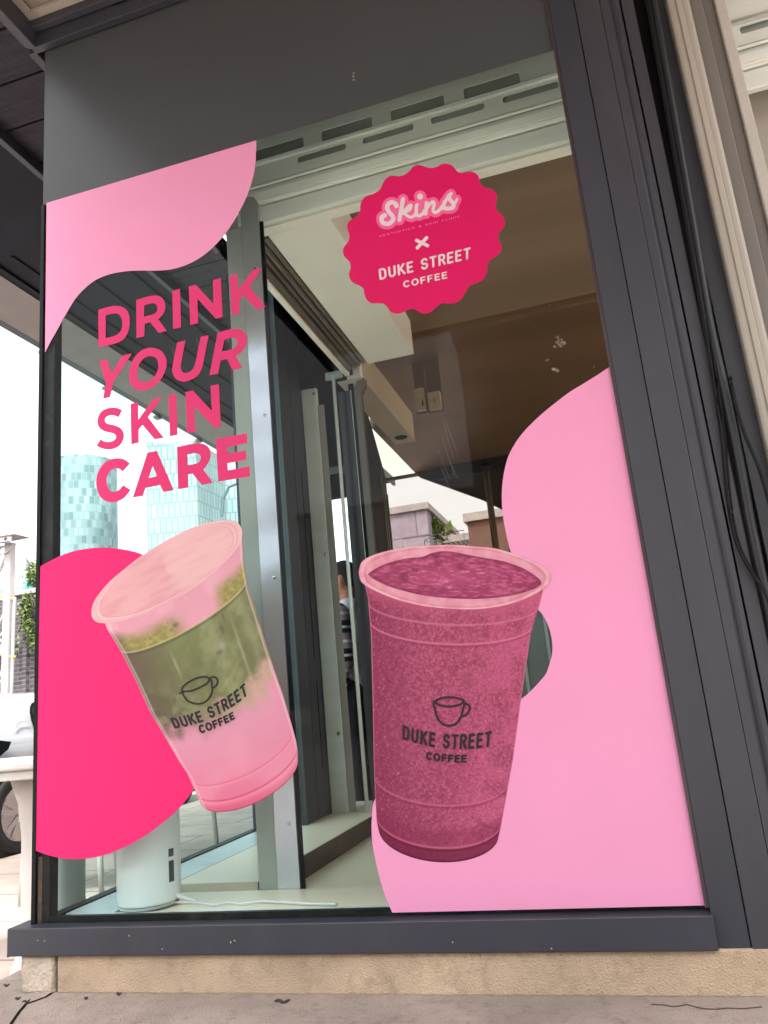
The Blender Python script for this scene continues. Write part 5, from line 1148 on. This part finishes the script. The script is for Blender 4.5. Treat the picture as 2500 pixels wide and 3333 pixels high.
# ================================================================ PERSON (one continuous skin surface; clothes as children)
def surface_nets(F,lo,h):
    ins=F<0; nx,ny,nz=F.shape
    acc=np.zeros((nx-1,ny-1,nz-1,3)); cnt=np.zeros((nx-1,ny-1,nz-1))
    def addedge(o,ax):
        sl0=[slice(o[i],o[i]+(nx-1,ny-1,nz-1)[i]) for i in range(3)]
        o2=list(o); o2[ax]+=1; sl1=[slice(o2[i],o2[i]+(nx-1,ny-1,nz-1)[i]) for i in range(3)]
        a=F[tuple(sl0)]; b=F[tuple(sl1)]; c=(a<0)!=(b<0); t=np.where(c,a/np.where(c,a-b,1),0)
        for i in range(3): acc[...,i]+=np.where(c,o[i]+(t if i==ax else 0),0)
        cnt[...]+=c
    for ax in range(3):
        for p in (0,1):
            for q in (0,1):
                o=[0,0,0]; oth=[i for i in range(3) if i!=ax]; o[oth[0]]=p; o[oth[1]]=q; addedge(o,ax)
    m=cnt>0; idx=-np.ones(m.shape,int); idx[m]=np.arange(m.sum())
    base=np.argwhere(m); V=(base+acc[m]/cnt[m][:,None])*h+lo
    faces=[]
    for ax in range(3):
        s0=[slice(1,-1)]*3; s0[ax]=slice(0,-1); s1=[slice(1,-1)]*3; s1[ax]=slice(1,None)
        a=ins[tuple(s0)]; b=ins[tuple(s1)]; ch=np.argwhere(a!=b)
        if not len(ch): continue
        off=np.array([1,1,1]); off[ax]=0; g=ch+off; oth=[i for i in range(3) if i!=ax]
        e=np.zeros(3,int); f=np.zeros(3,int); e[oth[0]]=1; f[oth[1]]=1
        q=[idx[tuple((g+d).T)] for d in (-e-f,-f,0*e,-e)]; q=np.stack(q,1)
        fl=a[tuple(ch.T)]
        if ax==1: fl=~fl
        q[~fl]=q[~fl][:,::-1]; q=q[(q>=0).all(1)]; faces.append(q)
    return V,np.vstack(faces)
def cap(P,a,b,ra,rb):
    a=np.array(a);b=np.array(b);d=b-a; t=np.clip(((P-a)@d)/(d@d+1e-9),0,1)
    return np.linalg.norm(P-a-t[...,None]*d,axis=-1)-(ra+(rb-ra)*t)
def ell(P,c,r): 
    q=(P-np.array(c))/np.array(r); k=np.linalg.norm(q,axis=-1); return (k-1)*min(r)
def smin(a,b,k): h=np.clip(.5+.5*(b-a)/k,0,1); return b*(1-h)+a*h-k*h*(1-h)
SC=1.18
def field(parts,k,lo,hi,h):
    ax=[np.arange(lo[i],hi[i]+h,h) for i in range(3)]; P=np.stack(np.meshgrid(*ax,indexing='ij'),-1); F=None
    for p in parts:
        d=p(P); F=d if F is None else smin(F,d,k)
    return P,F
def netmesh(name,F,lo,h,m,parent,org):
    V,Fa=surface_nets(F,np.array(lo),h); W=np.empty_like(V); W[:,0]=org[0]-V[:,0]*SC; W[:,1]=org[1]-V[:,1]*SC; W[:,2]=org[2]+V[:,2]*SC
    me=bpy.data.meshes.new(name); me.from_pydata(W.tolist(),[],Fa.tolist()); me.update(); me.validate()
    return link(name,me,m,parent,True)
# local axes: x forward, y left, z up
ARML=[((-.02,.20,1.40),(-.05,.245,1.12),.052,.044),((-.05,.245,1.12),(.03,.235,.88),.042,.031)]
ARMR=[((-.02,-.20,1.40),(-.06,-.24,1.13),.052,.044),((-.06,-.24,1.13),(.10,-.20,.98),.042,.031)]
LEG=[[((0,s*.09,.92),(.01,s*.095,.50),.088,.058),((.01,s*.095,.50),(-.02,s*.10,.09),.056,.038),((-.03,s*.10,.05),(.15,s*.115,.035),.042,.030)] for s in (1,-1)]
def hand(w,s,d):
    w=np.array(w); d=np.array(d,float); d/=np.linalg.norm(d); out=[(w,w+d*.055,.026,.034),(w+d*.05,w+d*.085,.034,.032)]
    fw=np.array([1,0,0.]); fw-=d*(fw@d); fw/=np.linalg.norm(fw); sd_=np.cross(d,fw)*s
    for i,(o,l) in enumerate([(.027,.070),(.009,.080),(-.009,.074),(-.026,.058)]):
        a=w+d*.085+fw*o; b=a+d*l*.5; c=b+(d*.75-sd_*.55)*l*.5
        out+=[(a,b,.0105,.0095),(b,c,.0095,.008)]
    a=w+d*.03+fw*.03; b=a+(d*.5+fw*.8)*.035; c=b+(d*.95+fw*.1)*.032; out+=[(a,b,.0125,.0105),(b,c,.0105,.009)]
    return out
HL=hand((.03,.235,.87),1,(.12,-.02,-1)); HR=hand((.10,-.20,.98),-1,(.8,.2,-.4))
torso=[lambda P:ell(P,(-.01,0,1.30),(.115,.175,.20)),lambda P:ell(P,(.0,0,1.08),(.105,.15,.19)),lambda P:ell(P,(-.01,0,.95),(.11,.165,.12)),lambda P:cap(P,(-.02,-.15,1.42),(-.02,.15,1.42),.055,.055)]
hd=[lambda P:ell(P,(.0,0,1.665),(.098,.076,.112)),lambda P:ell(P,(.04,0,1.60),(.062,.056,.075)),lambda P:cap(P,(-.03,0,1.42),(-.015,0,1.60),.058,.052),
 lambda P:cap(P,(.10,0,1.655),(.118,0,1.625),.009,.015),lambda P:ell(P,(.092,0,1.582),(.014,.024,.007)),lambda P:ell(P,(.092,0,1.570),(.013,.020,.007)),
 lambda P:ell(P,(-.005,.078,1.64),(.018,.012,.032)),lambda P:ell(P,(-.005,-.078,1.64),(.018,.012,.032)),lambda P:cap(P,(.085,.03,1.69),(.088,.05,1.685),.01,.008),lambda P:cap(P,(.085,-.03,1.69),(.088,-.05,1.685),.01,.008)]
PO=(-1.955,3.2,0.0)
per=thing('person','person in a striped knit jumper and white jacket standing outside the side door','person',PO)
def capf(c,e=0): return lambda P:cap(P,c[0],c[1],c[2]+e,c[3]+e)
# body in two resolutions would break continuity, so one grid at 9 mm, fingers widened by it only slightly
parts=torso+hd+[capf(c) for c in ARML+ARMR+LEG[0]+LEG[1]]
lo=(-.22,-.36,-.02); hi=(.26,.36,1.82); h_=.0085
P,F=field(parts,.025,lo,hi,h_)
for c in HL+HR: F=smin(F,cap(P,c[0],c[1],c[2],c[3]),.004)
netmesh('body',F,lo,h_,K['skin'],per,PO)
t=MB()
for s in (1,-1):
    t.lathe([(.002,-.010),(.011,-.004),(.012,0),(.011,.004),(.002,.010)],(PO[0]-.089*SC,PO[1]-s*.034*SC,PO[2]+1.668*SC),12)
t.build('eyes',K['white'],per,True)
# hair: shell over the back and top of the head
P,F=field([lambda P:ell(P,(-.006,0,1.675),(.107,.083,.118))],.01,(-.14,-.12,1.5),(.14,.12,1.84),.007)
cut=np.maximum(.0+(1.66-P[...,2])*.8+(P[...,0]+.03)*.9-.055*1,-(P[...,2]-1.60)); F=np.maximum(F,cut)
netmesh('hair',F,(-.14,-.12,1.5),.007,K['hair'],per,PO)
# jumper
pr=[lambda P:ell(P,(-.01,0,1.30),(.128,.19,.21)),lambda P:ell(P,(.0,0,1.08),(.118,.165,.22)),lambda P:cap(P,(-.02,-.15,1.42),(-.02,.15,1.42),.066,.066)]+[capf(c,.014) for c in ARML+ARMR]
P,F=field(pr,.03,(-.22,-.36,.8),(.26,.36,1.56),.0095)
F=np.maximum(F,np.maximum(.92-P[...,2],0)*1.0-(.0) if False else F)
F=np.maximum(F,np.where(np.abs(P[...,1])<.19,.95-P[...,2],.905-P[...,2]))
netmesh('jumper',F,(-.22,-.36,.8),.0095,K['stripe'],per,PO)
# sleeveless white jacket hanging over the back
pr=[lambda P:ell(P,(-.03,0,1.30),(.145,.20,.23)),lambda P:ell(P,(-.03,0,1.06),(.14,.18,.26)),lambda P:cap(P,(-.05,-.13,1.44),(-.05,.13,1.44),.07,.07)]
P,F=field(pr,.03,(-.24,-.3,.8),(.2,.3,1.58),.0095)
F=np.maximum(F,np.maximum(P[...,0]-(.01-.12*np.clip(1.45-P[...,2],0,.5)),.88-P[...,2]))
netmesh('jacket',F,(-.24,-.3,.8),.0095,K['shirt'],per,PO)
pr=[lambda P:ell(P,(-.01,0,.95),(.125,.178,.12))]+[capf(c,.02) for g in LEG for c in g[:2]]
P,F=field(pr,.03,(-.2,-.26,.05),(.2,.26,1.1),.0095); F=np.maximum(F,.1-P[...,2]); F=np.maximum(F,P[...,2]-1.03)
netmesh('trousers',F,(-.2,-.26,.05),.0095,K['denim'],per,PO)
P,F=field([capf(g[2],.014) for g in LEG]+[capf(((-.035,s*.10,.06),(-.03,s*.10,.1),.045,.045)) for s in (1,-1)],.02,(-.12,-.2,-.03),(.24,.2,.14),.009); F=np.maximum(F,-P[...,2])
netmesh('shoes',F,(-.12,-.2,-.03),.009,K['black'],per,PO)
